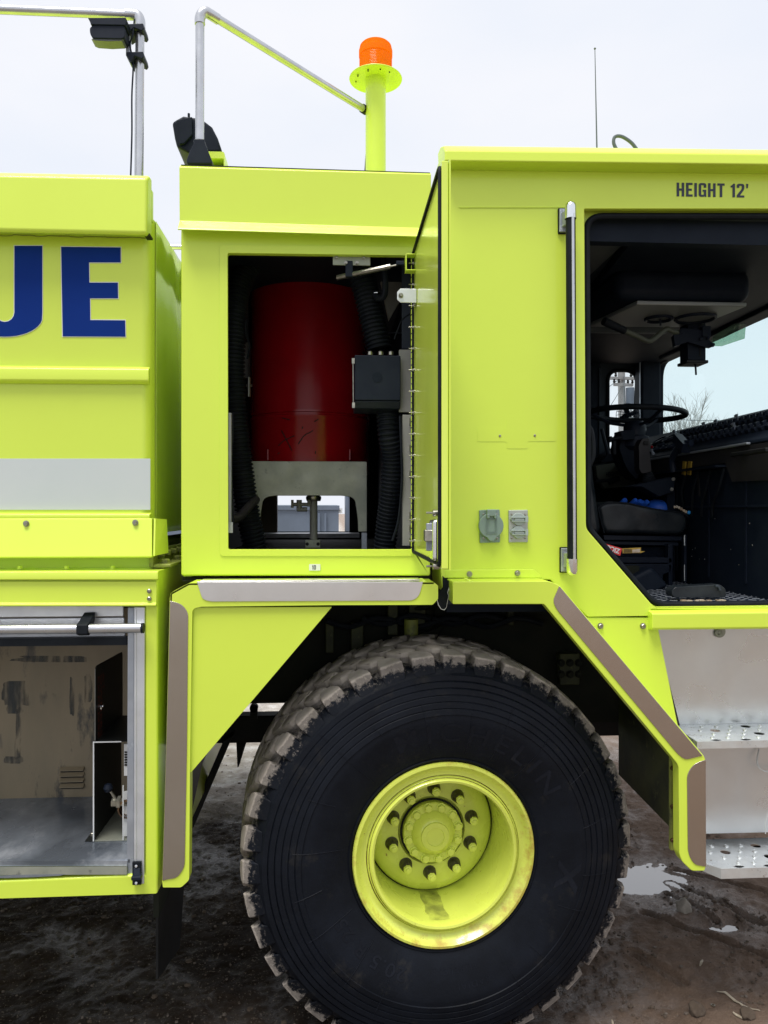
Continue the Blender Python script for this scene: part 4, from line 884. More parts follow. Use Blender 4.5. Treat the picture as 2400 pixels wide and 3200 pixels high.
# --- aluminium step box and steps
m = MB(); xs0 = X(2045, .2); zt9 = P(2300, 1950, .2).z; m.prism([(xs0, .2, zt9), (X(2125, .2), .2, P(2125, 2270, .2).z), (X(2150, .2), .2, P(2150, 2370, .2).z), (X(2150, .2), .2, .705), (XC1, .2, .70), (XC1, .2, zt9)], (0, .03, 0)); sbx = m.build('step_box', 'alu_panel', T, bevel=.002)
m = MB(); m.box(xs0 + .16, XC1 - .02, .24, .62, .95, 1.6); m.build('box_body', 'under', sbx)
m = MB(); q = P(2249, 1974, .198); m.lathe([(.024, 0), (.024, .001), (0, .001)], q, (0, -1, 0), 20); m.lathe([(.012, 0), (.016, .006), (.006, .008), (0, .004)], q + Vector((-.008, -.001, -.006)), (0, -1, 0), 12); m.build('drain_plug', 'galv', sbx)
for yv, (vf0, vf1, uo) in enumerate(((2314, 2341, 2195), (2712, 2748, 2252))):
    Yf_ = -.02; z_ = P(2300, vf0, Yf_).z; zlo = P(2300, vf1 - 4, Yf_).z; xl = X(2172 if yv == 0 else 2199, .0)
    if yv == 0: out = [(X(2172, .0), .198), (X(2172, 0), Yf_), (XC1, Yf_), (XC1, .198)]
    else: out = [(X(2130, .2), .23), (X(2185, .1), .10), (X(2210, -.01) - .01, .04), (X(2252, Yf_), Yf_), (XC1, Yf_), (XC1, .23)]
    holes = []; bumps = []
    for j in range(4):
        for i in range(26):
            hx_ = out[0][0] + .075 + i * .060 + (j % 2) * .030; hy = Yf_ + .034 + j * .049
            if hx_ > XC1 - .04 or hy > out[-1][1] - .02: continue
            if yv == 1 and hx_ < out[3][0] + .03 and j < 2: continue
            if (i + 2 * j) % 4 == 1 and j in (1, 2, 3): holes.append((hx_, hy, .0195))
            else: bumps.append((hx_, hy))
    m = MB(); m.prism([(a, b, z_) for a, b in out], (0, 0, -.003), [[(hx_ + r_ * math.cos(t * math.pi / 8), hy + r_ * math.sin(t * math.pi / 8), z_) for t in range(16)] for hx_, hy, r_ in holes if hx_ - .03 > (out[0][0] + .08)])
    e = out[-4:] if yv == 0 else out[3:5]
    xf0 = X(2172, 0) if yv == 0 else X(2252, Yf_)
    m.box(xf0, XC1, Yf_ - .003, Yf_, zlo, z_ - .0005)
    if yv == 0: m.box(xf0 - .003, xf0, Yf_ - .003, .198, zlo, z_ - .0005)
    else: m.prism([(out[2][0], out[2][1], z_), (out[3][0], out[3][1], z_), (out[3][0], out[3][1], zlo), (out[2][0], out[2][1], zlo + .01)], (.0, -.003, 0))
    for bx, by in bumps: m.lathe([(.0095, -.0005), (.008, .004), (.0052, .0055), (.0040, .002), (0, .001)], (bx, by, z_), (0, 0, 1), 12)
    st_ = m.build('step', 'tread_metal', sbx)
    m = MB()
    for i in range(9):
        sx_ = xf0 + .075 + i * .115
        pts = [(sx_ + .017 * math.cos(t * math.pi / 9) * (1 + .3 * math.sin(t * 2.3)), Yf_ + .008 + .009 * math.sin(t * math.pi / 9), z_ + .0006) for t in range(18)]
        m.add(pts, [list(range(18))])
    m.build('worn_spots', 'frame_black', st_)
    m = MB(); m.box(xf0 + .25, XC1 - .1, .03, .2, zlo + .002, zlo + .02); m.build('step_bracket', 'under', st_)
q = P(2335, 2350, .19); m = MB(); m.tube(smoothpath([P(2372, 2340, .19), P(2366, 2380, .17), P(2380, 2405, .16), P(2420, 2410, .17), P(2500, 2380, .19)], 6), .003, 6); m.build('steps_cable', 'label_white', sbx)
m = MB(); m.tube(smoothpath([P(2408, 2520, .1), P(2392, 2570, .1), P(2392, 2605, .12)], 5), .0022, 6); m.build('steps_cable', 'label_white', sbx)

# --- chassis
m = MB()
zA = P(800, 2229, 1.0).z; zB = P(800, 2312, 1.0).z
for y_ in (.95, 1.75): m.box(-5, 2.3, y_, y_ + .09, zB, zA)
m.box(-.95, -.62, .7, 2.1, zB - .02, zB + .05)
fr_ = m.build('chassis_frame', 'frame_black', T, bevel=.006)
m = MB(); a = P(716, 2300, .9); b = P(596, 2580, .9); m.obox((a + b) / 2, (b - a) * .5, (0, .05, 0), Vector((.022, 0, .012))); m.build('diagonal_strut', 'frame_black', fr_)
m = MB(); a = P(790, 2212, .94); m.box(a.x - .012, a.x + .022, .93, .96, zA - .01, a.z + .01); m.cyl((a.x + .005, .93, a.z), (a.x + .005, .96, a.z), .02, n=14); m.build('frame_lug', 'frame_black', fr_)
m = MB(); a = P(740, 2312, 1.2); m.prism([P(738, 2312, 1.2), P(772, 2312, 1.2), P(746, 2396, 1.2), P(742, 2398, 1.2)], (0, .05, 0)); m.build('frame_tab', 'frame_black', fr_)
m = MB(); m.cyl((.40, .35, .743), (.40, 2.5, .743), .11, n=20); m.lathe([(.10, 0), (.26, .12), (.30, .2), (.26, .3), (.1, .42)], (.4, 1.1, .743), (0, 1, 0), 24); m.build('axle', 'under', fr_)
m = MB(); m.cyl((.40, .62, .80), (.40, .62, 1.7), .055, n=16); m.tube([(.40 + .085 * math.cos(t * .5), .62 + .085 * math.sin(t * .5), .9 + t * .0095) for t in range(76)], .012, 7); m.build('suspension_spring', 'under', fr_)
# underside plates and inner well wall
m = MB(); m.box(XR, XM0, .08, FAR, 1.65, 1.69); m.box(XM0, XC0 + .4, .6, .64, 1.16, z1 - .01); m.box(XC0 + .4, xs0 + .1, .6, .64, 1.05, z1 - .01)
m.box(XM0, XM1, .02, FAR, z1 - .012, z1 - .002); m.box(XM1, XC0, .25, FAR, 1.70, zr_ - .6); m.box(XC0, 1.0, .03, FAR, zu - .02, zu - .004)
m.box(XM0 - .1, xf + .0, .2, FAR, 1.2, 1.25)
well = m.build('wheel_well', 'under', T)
for u, v, w_ in ((1030, 1985, 40), (1115, 1990, 60), (1225, 1930, 50), (1300, 1900, 80), (1590, 1900, 30), (1770, 2085, 100)):
    m = MB(); q = P(u, v, .59); m.box(q.x - w_ / 2200, q.x + w_ / 2200, .54, .598, q.z - .07, q.z + .07); bx_ = m.build('well_bracket', 'shaded_lime', well, bevel=.006)
    if w_ > 90:
        m = MB()
        for i in range(3):
            for j in range(2): bolt(m, (q.x - .04 + .04 * i, .54, q.z - .02 + .05 * j), .014, .012)
        m.build('bolts', 'under', bx_)
for k in range(5):
    m = MB(); a = P(1020 + 110 * k, 1940 - 8 * (k % 2), .52); m.tube(smoothpath([a, a + Vector((.1, .02, -.03)), a + Vector((.22, .0, .01)), a + Vector((.34, .03, -.02))], 5), .012, 8); m.build('brake_hose', 'rubber', well)
m = MB(); m.cyl(P(1285, 1935, .5), P(1285, 1990, .5), .03, n=16); m.build('air_fitting', 'lime_dirty', well)
# ------------------------------------------------------------------ the front wheel (steered a few degrees)
WC = P(1389, 2670, 0); WC.y = 0.0; ST = R(5.0); RW = Matrix.Rotation(ST, 3, 'Z')
def wloc(p): return WC + RW @ Vector(p)           # wheel local: x forward, y inward, z up
AX = RW @ Vector((0, 1, 0))
def wfix(m): m.v = [WC + RW @ v for v in m.v]; return m
def wl_(prof, n=96): m = MB(); m.lathe(prof, (0, 0, 0), (0, 1, 0), n); return wfix(m)
rim = wl_([(.330, .012), (.3405, .000), (.3415, -.008), (.3375, -.016), (.329, -.017), (.322, -.008), (.312, .006), (.300, .014), (.289, .012), (.2875, .018), (.2855, .018), (.2840, .006), (.2810, .0035),
           (.2800, .0075), (.2785, .0075), (.2775, -.001), (.271, -.006), (.263, -.004), (.2585, .006), (.2575, .03), (.2565, .12), (.2575, .20), (.2575, .33)])
wheel = rim.build('wheel', 'lime_wheel', T, smooth=50, origin=WC)
m = wl_([(.2585, .262), (.2535, .262), (.2500, .250), (.238, .236), (.21, .225), (.19, .222), (.135, .222), (.128, .24), (.0, .24)]); disc = m.build('disc', 'lime_wheel', wheel, smooth=50)
m = wl_([(.2578, .255), (.2578, .262), (.2525, .2615), (.2525, .2555)]); m.build('disc_joint', 'frame_black', wheel)
for r9, y9 in ((.2868, .0172), (.2794, .0066)):
    m = wl_([(r9 - .0012, y9), (r9 - .0012, y9 - .0012), (r9 + .0012, y9 - .0012), (r9 + .0012, y9)]); m.build('rust_line', 'rust', wheel)
# stain, rust and paint wear on the rim barrel
m = MB(); N = 14
for k in range(N + 1):
    t = R(-101) + R(17) * k / N
    for j in range(9):
        y = .03 + j * .0275; jit = .05 * noise.noise(Vector((j * .8, (k > 7) * 5, 0)))
        m.v.append(WC + RW @ Vector(((.2562) * math.cos(t + jit), y, .2562 * math.sin(t + jit))))
for k in range(N):
    for j in range(8): m.f.append([k * 9 + j, k * 9 + j + 1, (k + 1) * 9 + j + 1, (k + 1) * 9 + j])
dm = bpy.data.materials.new('rim_stain'); dm.use_nodes = True; MATS['rim_stain'] = dm
n = dm.node_tree.nodes; l = dm.node_tree.links; p = n['Principled BSDF']; p.inputs['Base Color'].default_value = (.20, .21, .05, 1); p.inputs['Roughness'].default_value = .6
tcn = n.new('ShaderNodeTexCoord'); a = n.new('ShaderNodeTexNoise'); a.inputs['Scale'].default_value = 16; a.inputs['Detail'].default_value = 8; l.new(tcn.outputs['Object'], a.inputs[0])
r = n.new('ShaderNodeMapRange'); l.new(a.outputs[0], r.inputs[0]); r.inputs[1].default_value = .38; r.inputs[2].default_value = .62; r.inputs[3].default_value = .12; r.inputs[4].default_value = .55; l.new(r.outputs[0], p.inputs['Alpha'])
m.build('rim_stain', 'rim_stain', wheel)
# rust creeping in from the rim's edge: a radial mask in the wheel's own material
mm = MATS['lime_wheel']; n = mm.node_tree.nodes; l = mm.node_tree.links; p = n['Principled BSDF']
old = p.inputs['Base Color'].links[0].from_socket
tcn = n.new('ShaderNodeTexCoord'); sp_ = n.new('ShaderNodeSeparateXYZ'); l.new(tcn.outputs['Object'], sp_.inputs[0])
def mth(op, a, b=None):
    q = n.new('ShaderNodeMath'); q.operation = op
    for i, s in enumerate((a, b)):
        if s is None: continue
        if isinstance(s, (int, float)): q.inputs[i].default_value = s
        else: l.new(s, q.inputs[i])
    return q.outputs[0]
rad = mth('SQRT', mth('ADD', mth('POWER', sp_.outputs[0], 2), mth('POWER', sp_.outputs[2], 2)))
nn = n.new('ShaderNodeTexNoise'); nn.inputs['Scale'].default_value = 26; nn.inputs['Detail'].default_value = 10; nn.inputs['Roughness'].default_value = .7; l.new(tcn.outputs['Object'], nn.inputs[0])
low_side = mth('MULTIPLY', mth('ADD', sp_.outputs[0], mth('MULTIPLY', sp_.outputs[2], -1.0)), .22)
edge = mth('ADD', mth('ADD', mth('MULTIPLY', rad, 4.0), mth('MULTIPLY', nn.outputs[0], 1.0)), low_side)
mr = n.new('ShaderNodeMapRange'); l.new(edge, mr.inputs[0]); mr.inputs[1].default_value = 1.78; mr.inputs[2].default_value = 2.04
q = n.new('ShaderNodeMix'); q.data_type = 'RGBA'; l.new(mr.outputs[0], q.inputs[0]); l.new(old, q.inputs[6]); q.inputs[7].default_value = (.50, .38, .06, 1); l.new(q.outputs[2], p.inputs['Base Color'])

# hub
m = wl_([(.118, .225), (.118, .196), (.114, .192), (.087, .192), (.085, .186), (.080, .182), (.074, .168), (.056, .157), (.054, .151), (.036, .149), (.034, .153), (.026, .154), (.0, .1535)], 72); hub = m.build('hub', 'lime_wheel', wheel, smooth=40)
m = wl_([(.127, .2215), (.125, .217), (.120, .217), (.1185, .224)], 60); m.build('hub_shadow_ring', 'frame_black', wheel)  # black ring painted in for the shadow around the hub
for k in range(12):
    t = R(12) + k * math.pi / 6; m = MB(); bolt(m, (.1015 * math.cos(t), .192, .1015 * math.sin(t)), .0158, .013, washer=True); wfix(m).build('hub_bolt', 'lime_wheel', hub, bevel=.001)
for k in range(10):
    t = R(-93) + k * R(36); c = Vector((.166 * math.cos(t), .222, .166 * math.sin(t)))
    m = MB(); m.lathe([(.0262, 0), (.0258, -.002), (.0235, -.0035), (.023, -.020), (.021, -.030), (.0165, -.036), (.0165, -.045), (.0, -.046)], c, (0, 1, 0), 24); wfix(m); nut = m.build('lug_nut', 'brass_dark', wheel)
    m = MB(); m.lathe([(.0175, -.044), (.0175, -.049), (.0158, -.050), (.0158, -.055), (.0095, -.056), (.0095, -.062), (0, -.063)], c, (0, 1, 0), 8, ref=(1, 0, .3)); wfix(m).build('stud', 'lime_wheel', nut, bevel=.0015)
m = MB(); m.tube([(-.05, .03, -.27), (-.02, -.002, -.305), (.03, -.004, -.308)], .006, 8); wfix(m) if 0 else None
# tyre
def RT(z): return z
prof = [(.332, .02), (.345, -.006), (.352, -.010), (.356, -.006), (.362, -.010), (.40, -.028), (.45, -.043)]
for i in range(6):                                 # circumferential ribs
    r0 = .525 + i * .0235; y0 = -.057 + .004 * i + (.004 * max(0, i - 3))
    prof += [(r0, y0 + .0032), (r0 + .002, y0), (r0 + .0195, y0 + .0030), (r0 + .0215, y0 + .0062)]
prof[7:7] = [(.49, -.052), (.505, -.0545), (.512, -.0545)]
prof += [(.668, -.018), (.680, -.008), (.688, .004), (.700, .022), (.708, .06), (.7125, .25), (.708, .44), (.70, .485), (.67, .52), (.60, .55), (.50, .555), (.40, .53), (.34, .50), (.335, .49)]
m = wl_(prof, 220); tyre = m.build('tyre', 'tyre', wheel, smooth=38, origin=WC)
# tread lugs in five rows
m = MB(); NL = 38
def lug(th, yc, wth, wy, r0, r1, skew, rnd):
    o = len(m.v); base = [(-1, -.55), (-.45, -1), (.55, -1), (1, -.35), (1, .5), (.5, 1), (-.5, 1), (-1, .45)]
    rings = []
    for (s, rr) in ((1.10, r0), (1.0, r1 - .008), (.97, r1 - .003), (.86, r1 + .0015)):
        ring = []
        for a, b in base:
            b_ = b * s; t = th + (a * s * wth + skew * b_ * wy) / .72; y = yc + b_ * wy
            rr_ = rr - max(0, (abs(y - .25) - .17)) * .18
            ring.append(WC + RW @ Vector((rr_ * math.cos(t), y, rr_ * math.sin(t))))
        rings.append(ring)
    for rg_ in rings: m.v.extend(rg_)
    nb = len(base)
    for k in range(3):
        for i in range(nb): j = (i + 1) % nb; m.f.append([o + k * nb + i, o + k * nb + j, o + (k + 1) * nb + j, o + (k + 1) * nb + i])
    m.f.append([o + 3 * nb + i for i in range(nb)])
rn = random.Random(3)
for i in range(NL):
    th = i * 2 * math.pi / NL + R(1.5); st = 2 * math.pi / NL
    for row, (yc, wy) in enumerate(((.135, .050), (.25, .048), (.365, .050))):
        lug(th + st * (.5 if row % 2 == 0 else 0), yc, .046, wy, .705, .7415 + rn.uniform(-.001, .001), .35 if row < 2 else -.3, rn)
    for sgn in (0, 1):                            # shoulder lugs run down on to the sidewall
        t0 = th + (st * .02 if sgn == 0 else st * .0)
        o = len(m.v); hw = .0425 * rn.uniform(.96, 1.04)
        def pt(a, r, y): yy = y if sgn == 0 else .50 - y; return WC + RW @ Vector((r * math.cos(t0 + a), yy, r * math.sin(t0 + a)))
        A = hw / .73; J = rn.uniform(-.006, .006)
        top = [pt(-A, .731, .010), pt(-A * .9, .739, .032), pt(-A * .55 + .012, .7415, .080), pt(A * .55 + .012, .7415, .088), pt(A, .739, .045), pt(A * .92, .731, .008)]
        bot = [pt(-A * 1.05, .690, -.004), pt(-A * 1.1, .700, .030), pt(-A * .7 + .012, .706, .092), pt(A * .7 + .012, .706, .100), pt(A * 1.15, .70, .045), pt(A * 1.0 + J, .690, -.004)]
        low_ = [pt(-A * .95, .672, -.0175), pt(A * .8 + J, .668, -.0190)]
        m.v.extend(top + bot + low_); 
        m.f.append([o + i_ for i_ in range(6)])
        for i_ in range(5): m.f.append([o + i_, o + i_ + 1, o + 7 + i_, o + 6 + i_])
        m.f.append([o + 5, o + 0, o + 12, o + 13]); m.f.append([o + 0, o + 6, o + 12]); m.f.append([o + 5, o + 13, o + 11])
m.build('tread_lugs', 'tyre', wheel, bevel=.0055, origin=WC, smooth=50)
# raised sidewall writing
def side_y(r):
    pts = sorted([(a, b) for a, b in prof if b < .03], key=lambda q: q[0])
    for (a, b), (c_, d) in zip(pts, pts[1:]):
        if a <= r <= c_: return b + (d - b) * (r - a) / max(1e-6, c_ - a)
    return pts[-1][1]
TXT = MB()
def arc_text(s, r0, size, th0, bold=.0, spacing=1.1, wide=1.0, lift=.0016, inward=False):
    vs, fs = text_mesh(s, bold, .0, spacing); o = len(TXT.v); w = max(v.x for v in vs) * size * wide
    for v in vs:
        a = (v.x * size * wide - w / 2) / r0
        if inward: r = r0 - v.y * size; t = th0 + a
        else: r = r0 + v.y * size; t = th0 - a
        TXT.v.append(wloc((r * math.cos(t), side_y(r) - lift, r * math.sin(t))))
    TXT.f += [[o + i for i in f] for f in fs]
def done_word():
    global TXT
    TXT.build('sidewall_lettering', 'tyre_letter', wheel, recalc=False); TXT = MB()
arc_text('MICHELIN', .425, .098, R(72), .01, 1.35, 1.15)
done_word()
arc_text('20.5 R 25', .415, .062, R(228), .01, 1.1, 1.2)
done_word()
arc_text('X', .43, .11, R(-12), .03, 1, 1.2)
done_word()
arc_text('TUBELESS', .40, .030, R(275), .0, 1.2, 1.1)
done_word()
arc_text('RADIAL', .455, .030, R(282), .0, 1.2, 1.1)
done_word()
# faint moulding vent lines across the sidewall
rn = random.Random(5)
for k in range(20):
    t = R(9) + k * R(18) + rn.uniform(-.04, .04); r0 = rn.choice((.38, .46, .52)); r1 = rn.choice((.56, .66, .665)); pts = []
    for j in range(14):
        r = r0 + (r1 - r0) * j / 13; pts.append(wloc((r * math.cos(t + .03 * j / 13), side_y(r) - .0011, r * math.sin(t + .03 * j / 13))))
    m = MB(); m.tube(pts, .0009, 4); m.build('moulding_line', 'tyre_letter', wheel)
# ------------------------------------------------------------------ inside compartment 10
cy = .80; cR = .278; cx = X(966, cy)
zb_ = Zx(cx, .52, 1442); ztp = Zx(cx, .52, 796)
m = MB(); m.lathe([(cR - .01, zb_ - .05), (cR, zb_ - .04), (cR, zb_ + .19), (cR + .004, zb_ + .195), (cR + .004, zb_ + .203), (cR - .002, zb_ + .206), (cR - .002, zb_ + .213), (cR + .004, zb_ + .216), (cR + .004, zb_ + .224), (cR, zb_ + .23),
    (cR, ztp - .10), (cR + .003, ztp - .097), (cR + .003, ztp - .092), (cR - .003, ztp - .085), (cR - .02, ztp - .03), (cR - .07, ztp + .02), (cR - .15, ztp + .05), (0, ztp + .058)], (cx, cy, 0), (0, 0, 1), 72)
atank = m.build('agent_tank', 'red_tank', T, smooth=40)
m = MB()
def scr(pts, r):
    q = []
    for u, v in pts:
        a = P(u, v, cy - cR); x = a.x; dy = math.sqrt(max(.001, (cR + .0008) ** 2 - (x - cx) ** 2)); q.append(Vector((x, cy - dy, Zx(x, cy - dy, v))))
    m.tube(smoothpath(q, 5), r, 5, rf=lambda i: r * (.6 + .6 * abs(math.sin(i * 1.3))))
for pts in ([(878, 1345), (892, 1370), (912, 1408)], [(868, 1393), (885, 1378), (905, 1368), (920, 1362)], [(932, 1388), (945, 1368), (955, 1358), (968, 1352), (978, 1345)], [(944, 1340), (946, 1333)], [(880, 1306), (905, 1312)], [(982, 1318), (995, 1310)], [(866, 1419), (872, 1414)], [(985, 1418), (986, 1410)]): scr(pts, .0022)
m.build('scratches', 'frame_black', atank)
for u in (838, 1093):
    m = MB(); q = P(u, 1420, cy - cR * .82); m.box(q.x - .004, q.x + .004, q.y - .02, q.y + .05, Zx(q.x, q.y, 1440), Zx(q.x, q.y, 1405)); m.build('lug', 'red_tank', atank, bevel=.002)
yb = .48; m = MB()
out = round_poly([(785, 1441), (1147, 1442), (1147, 1662), (1119, 1662), (1118, 1620), (1108, 1555), (1070, 1549), (860, 1549), (822, 1556), (813, 1620), (813, 1662), (785, 1662)], [5, 5, 4, 3, 30, 40, 10, 10, 40, 30, 3, 3], 6)
m.pprism(out, yb, yb + .01); a = P(785, 1441, yb); b = P(1147, 1441, yb); m.box(a.x, b.x, yb + .0105, yb + .50, a.z - .012, a.z - .002); cradle = m.build('tank_cradle', 'galv', T, bevel=.003)
for u0, u1 in ((786, 822), (1130, 1147)):
    m = MB(); m.pbox(u0, 1664, u1, 1716, yb + .012, yb + .05); m.build('leg', 'alu_grey', cradle, bevel=.002)
m = MB(); m.cyl(P(980, 1552, .62), P(980, 1712, .62), .0172, n=20); pipe = m.build('drain_pipe', 'grey_paint', T)
m = MB(); m.pbox(954, 1688, 1001, 1712, .56, .60); cl = m.build('pipe_clamp', 'galv', pipe, bevel=.002)
for u in (960, 994):
    m = MB(); bolt(m, P(u, 1700, .56), .006, .005); m.build('bolt', 'frame_black', cl)
m = MB(); m.lathe([(.030, 0), (.034, .01), (.034, .02), (.018, .03)], P(980, 1566, .62), (0, 0, 1), 20); m.build('flange', 'bolt', pipe)
m = MB(); q = P(935, 1562, .60); m.cyl(q, q + Vector((0, 0, -.045)), .012, n=12); m.cyl(q + Vector((-.03, 0, -.02)), q + Vector((.05, 0, -.02)), .008, n=12); m.cyl(q + Vector((-.01, 0, -.042)), q + Vector((.035, 0, -.042)), .010, n=6)
m.cyl(q + Vector((-.03, 0, .0)), q + Vector((-.03, 0, -.035)), .006, n=8); m.cyl(q + Vector((.043, 0, .0)), q + Vector((.043, 0, -.03)), .008, n=8); m.build('valve', 'grey_paint', pipe)
# hoses and cables
def hose(pts, r, pitch=.016, d=.14, name='corrugated_hose'): return corrugated([P(*q) for q in pts], r, pitch, d).build(name, 'rubber', T)
hose([(812, 800, .40), (775, 840, .36), (745, 900, .34), (733, 1000, .32), (728, 1150, .32), (735, 1300, .34), (757, 1480, .36), (778, 1620, .38), (800, 1720, .4)], .050)
hose([(1110, 800, .22), (1135, 880, .2), (1160, 980, .2), (1185, 1090, .2)], .052)
h3 = hose([(1212, 1270, .18), (1216, 1350, .17), (1227, 1430, .2), (1222, 1540, .24), (1210, 1640, .28), (1200, 1730, .3)], .047)
m = MB(); m.tube(smoothpath([P(725, 1290, .12), P(726, 1360, .10), P(722, 1440, .10), P(724, 1560, .1), P(728, 1640, .1)], 6), .0055, 8); m.build('cable', 'rubber', T)
m = MB(); m.tube(smoothpath([P(720, 1625, .12), P(745, 1618, .2), P(772, 1590, .28), P(800, 1560, .36)], 6), .018, 10); m.build('short_hose', 'cab_brown', T)
m = MB(); m.tube(smoothpath([P(1250, 1300, .1), P(1254, 1400, .09), P(1256, 1500, .09), P(1246, 1620, .1), P(1226, 1690, .1)], 6), .005, 7); m.build('cable', 'rubber', T)
m = MB(); m.tube(smoothpath([P(1198, 800, .12), P(1204, 880, .12), P(1200, 925, .12), P(1180, 932, .14), P(1172, 915, .16)], 6), .012, 8); m.build('cable', 'rubber', T)
m = MB(); m.tube(smoothpath([P(1282, 980, .10), P(1256, 1000, .10), P(1243, 1030, .11), P(1232, 1060, .12)], 6), .003, 6); m.build('cable', 'rubber', T); m = MB(); m.tube(smoothpath([P(1198, 1045, .3), P(1240, 1040, .3), P(1275, 1050, .3)], 6), .005, 6); m.build('cable', 'rubber', T); m = MB(); m.tube(smoothpath([P(770, 1000, .3), P(768, 1040, .3), P(780, 1080, .32), P(772, 1120, .3)], 6), .004, 6); m.build('cable', 'rubber', T)
# junction box, panels
m = MB(); m.pbox(1108, 1109, 1252, 1252, .08, .26); a = P(1108, 1252, .08); b = P(1252, 1284, .08)
m.prism([(a.x, .08, a.z - .001), (a.x, .105, b.z + .01), (a.x, .26, b.z + .01), (a.x, .26, a.z - .001)], (b.x - a.x, 0, 0)); jb = m.build('junction_box', 'plastic', T, bevel=.004)
m = MB(); m.lathe([(.019, 0), (.019, .001), (0, .0012)], P(1179, 1179, .0795), (0, -1, 0), 28); m.build('emblem', 'cab_dark', jb)
m = MB(); q = P(1103, 1120, .075); q2 = P(1104, 1275, .075); m.cyl(q, q2, .0022, n=6); m.box(q.x - .004, q.x + .006, .07, .085, q.z - .02, q.z); m.box(q2.x - .004, q2.x + .006, .07, .085, q2.z, q2.z + .02); m.build('clip', 'bolt', jb)
for u in (1157, 1190, 1222):
    m = MB(); q = P(u, 1110, .14); m.lathe([(.012, 0), (.012, .012), (.008, .016), (0, .016)], q, (0, 0, 1), 12); m.build('gland', 'bolt', jb)
m = MB(); m.pbox(1247, 1092, 1287, 1288, .12, .135); m.build('grey_panel', 'grey_paint', T, bevel=.002)
m = MB(); m.pbox(1258, 1296, 1287, 1706, .10, .125); ch = m.build('channel_post', 'grey_paint', T, bevel=.002)
for v in (1318, 1400, 1480, 1610, 1650, 1690):
    m = MB(); q = P(1282, v, .098); m.box(q.x - .004, q.x + .005, .09, .10, q.z - .012, q.z + .012); m.build('clip', 'bolt', ch)
m = MB(); m.pbox(1256, 800, 1284, 1090, .18, .2); m.build('back_post', 'cab_grey', T, bevel=.002)
m = MB(); m.prism([P(1190, 880, .5), P(1290, 800, .5), P(1290, 870, .5), P(1215, 1000, .5)], (0, .03, 0)); bg = m.build('brace_plate', 'grey_paint', T)
m = MB(); q0 = P(1170, 915, .11); m.tube([q0, P(1180, 914, .10), P(1189, 910, .11)], .002, 6); m.build('hook', 'chrome', bg)
m = MB(); m.pbox(714, 1290, 722, 1640, .07, .09); m.pbox(714, 1632, 727, 1665, .05, .06); m.build('edge_channel', 'alu', T)
m = MB(); m.pbox(756, 1070, 782, 1180, .8, .82); m.build('pale_panel', 'grey_paint', T)
m = MB(); q = P(778, 1180, .5); m.cyl(q, P(778, 1240, .5), .008, n=10); m.cyl(P(770, 1205, .5), P(788, 1205, .5), .006, n=8); m.build('fitting', 'bolt', T)

# ------------------------------------------------------------------ inside the rear lower compartment
y0 = YL + .16
xp = X(291, y0)
e = empty('valve_box', (xp + .07, y0 + .15, zo0), 'open fronted dark metal box around a drain valve on the rear compartment floor', 'metal box')
zt_ = P(291, 2318, y0).z; zf = P(291, 2612, y0).z
m = MB(); m.box(xp, xp + .003, y0, y0 + .36, zo0 + .001, zt_); m.box(xp + .003, xp + .135, y0, y0 + .36, zt_ - .003, zt_); m.box(xp - .03, xp, y0 + .002, y0 + .30, zo0 + .001, zo0 + .004); m.build('shell', 'dark_sheet', e)
m = MB(); m.box(xp + .0035, xp + .134, y0 + .002, y0 + .36, zo0 + .0012, zo0 + .004); m.build('base_plate', 'galv', e)
m = MB(); m.box(xp - .0008, xp + .0038, y0 - .0012, y0 - .0002, zo0 + .003, zt_ + .0008); m.box(xp + .0038, xp + .100, y0 - .0012, y0 - .0002, zt_ - .0035, zt_ + .0008); m.build('edge', 'label_white', e)
m = MB(); q = P(384, 2620, y0 + .005); m.box(q.x, q.x + .004, y0, y0 + .005, zo0 + .004, P(384, 2455, y0).z); m.box(q.x, q.x + .022, y0 + .02, y0 + .03, P(384, 2430, y0).z, P(384, 2330, y0).z); m.box(q.x, q.x + .022, y0 + .02, y0 + .028, zo0 + .01, P(384, 2480, y0).z); m.build('label_plate', 'label_white', e)
m = MB()
for k in range(6): a = P(389, 2348 + 8 * k, y0 + .018); m.box(a.x, a.x + .012, y0 + .017, y0 + .0195, a.z - .006, a.z)
m.build('label_text', 'frame_black', e)
m = MB(); bolt(m, (xp - .016, y0 + .05, zo0 + .004), .009, .008, axis=(0, 0, 1)); m.build('bolt', 'bolt', e)
m = MB(); q = P(372, 2507, y0 + .03); m.cyl(q + Vector((-.025, 0, 0)), q + Vector((.03, 0, 0)), .017, n=6); m.lathe([(.024, 0), (.024, .012), (0, .012)], q + Vector((-.004, 0, 0)), (1, 0, 0), 6); v_ = m.build('valve', 'bolt', e)
m = MB(); h0 = q + Vector((-.012, 0, .012)); h1 = P(338, 2462, y0 + .03); m.cyl(h0, h1, .007, .005, 10); hn = m.build('lever', 'bolt', e)
m = MB(); m.lathe([(0, -.018), (.012, -.013), (.018, 0), (.012, .013), (0, .018)], h1, (0, 0, 1), 16); m.build('lever_knob', 'plastic', e)
m = MB(); m.lathe([(.028, 0), (.034, .002), (.034, .03), (.022, .03), (.022, .0)], P(396, 2530, y0 + .01), (0, 1, 0), 24); m.build('outlet', 'brass', e)
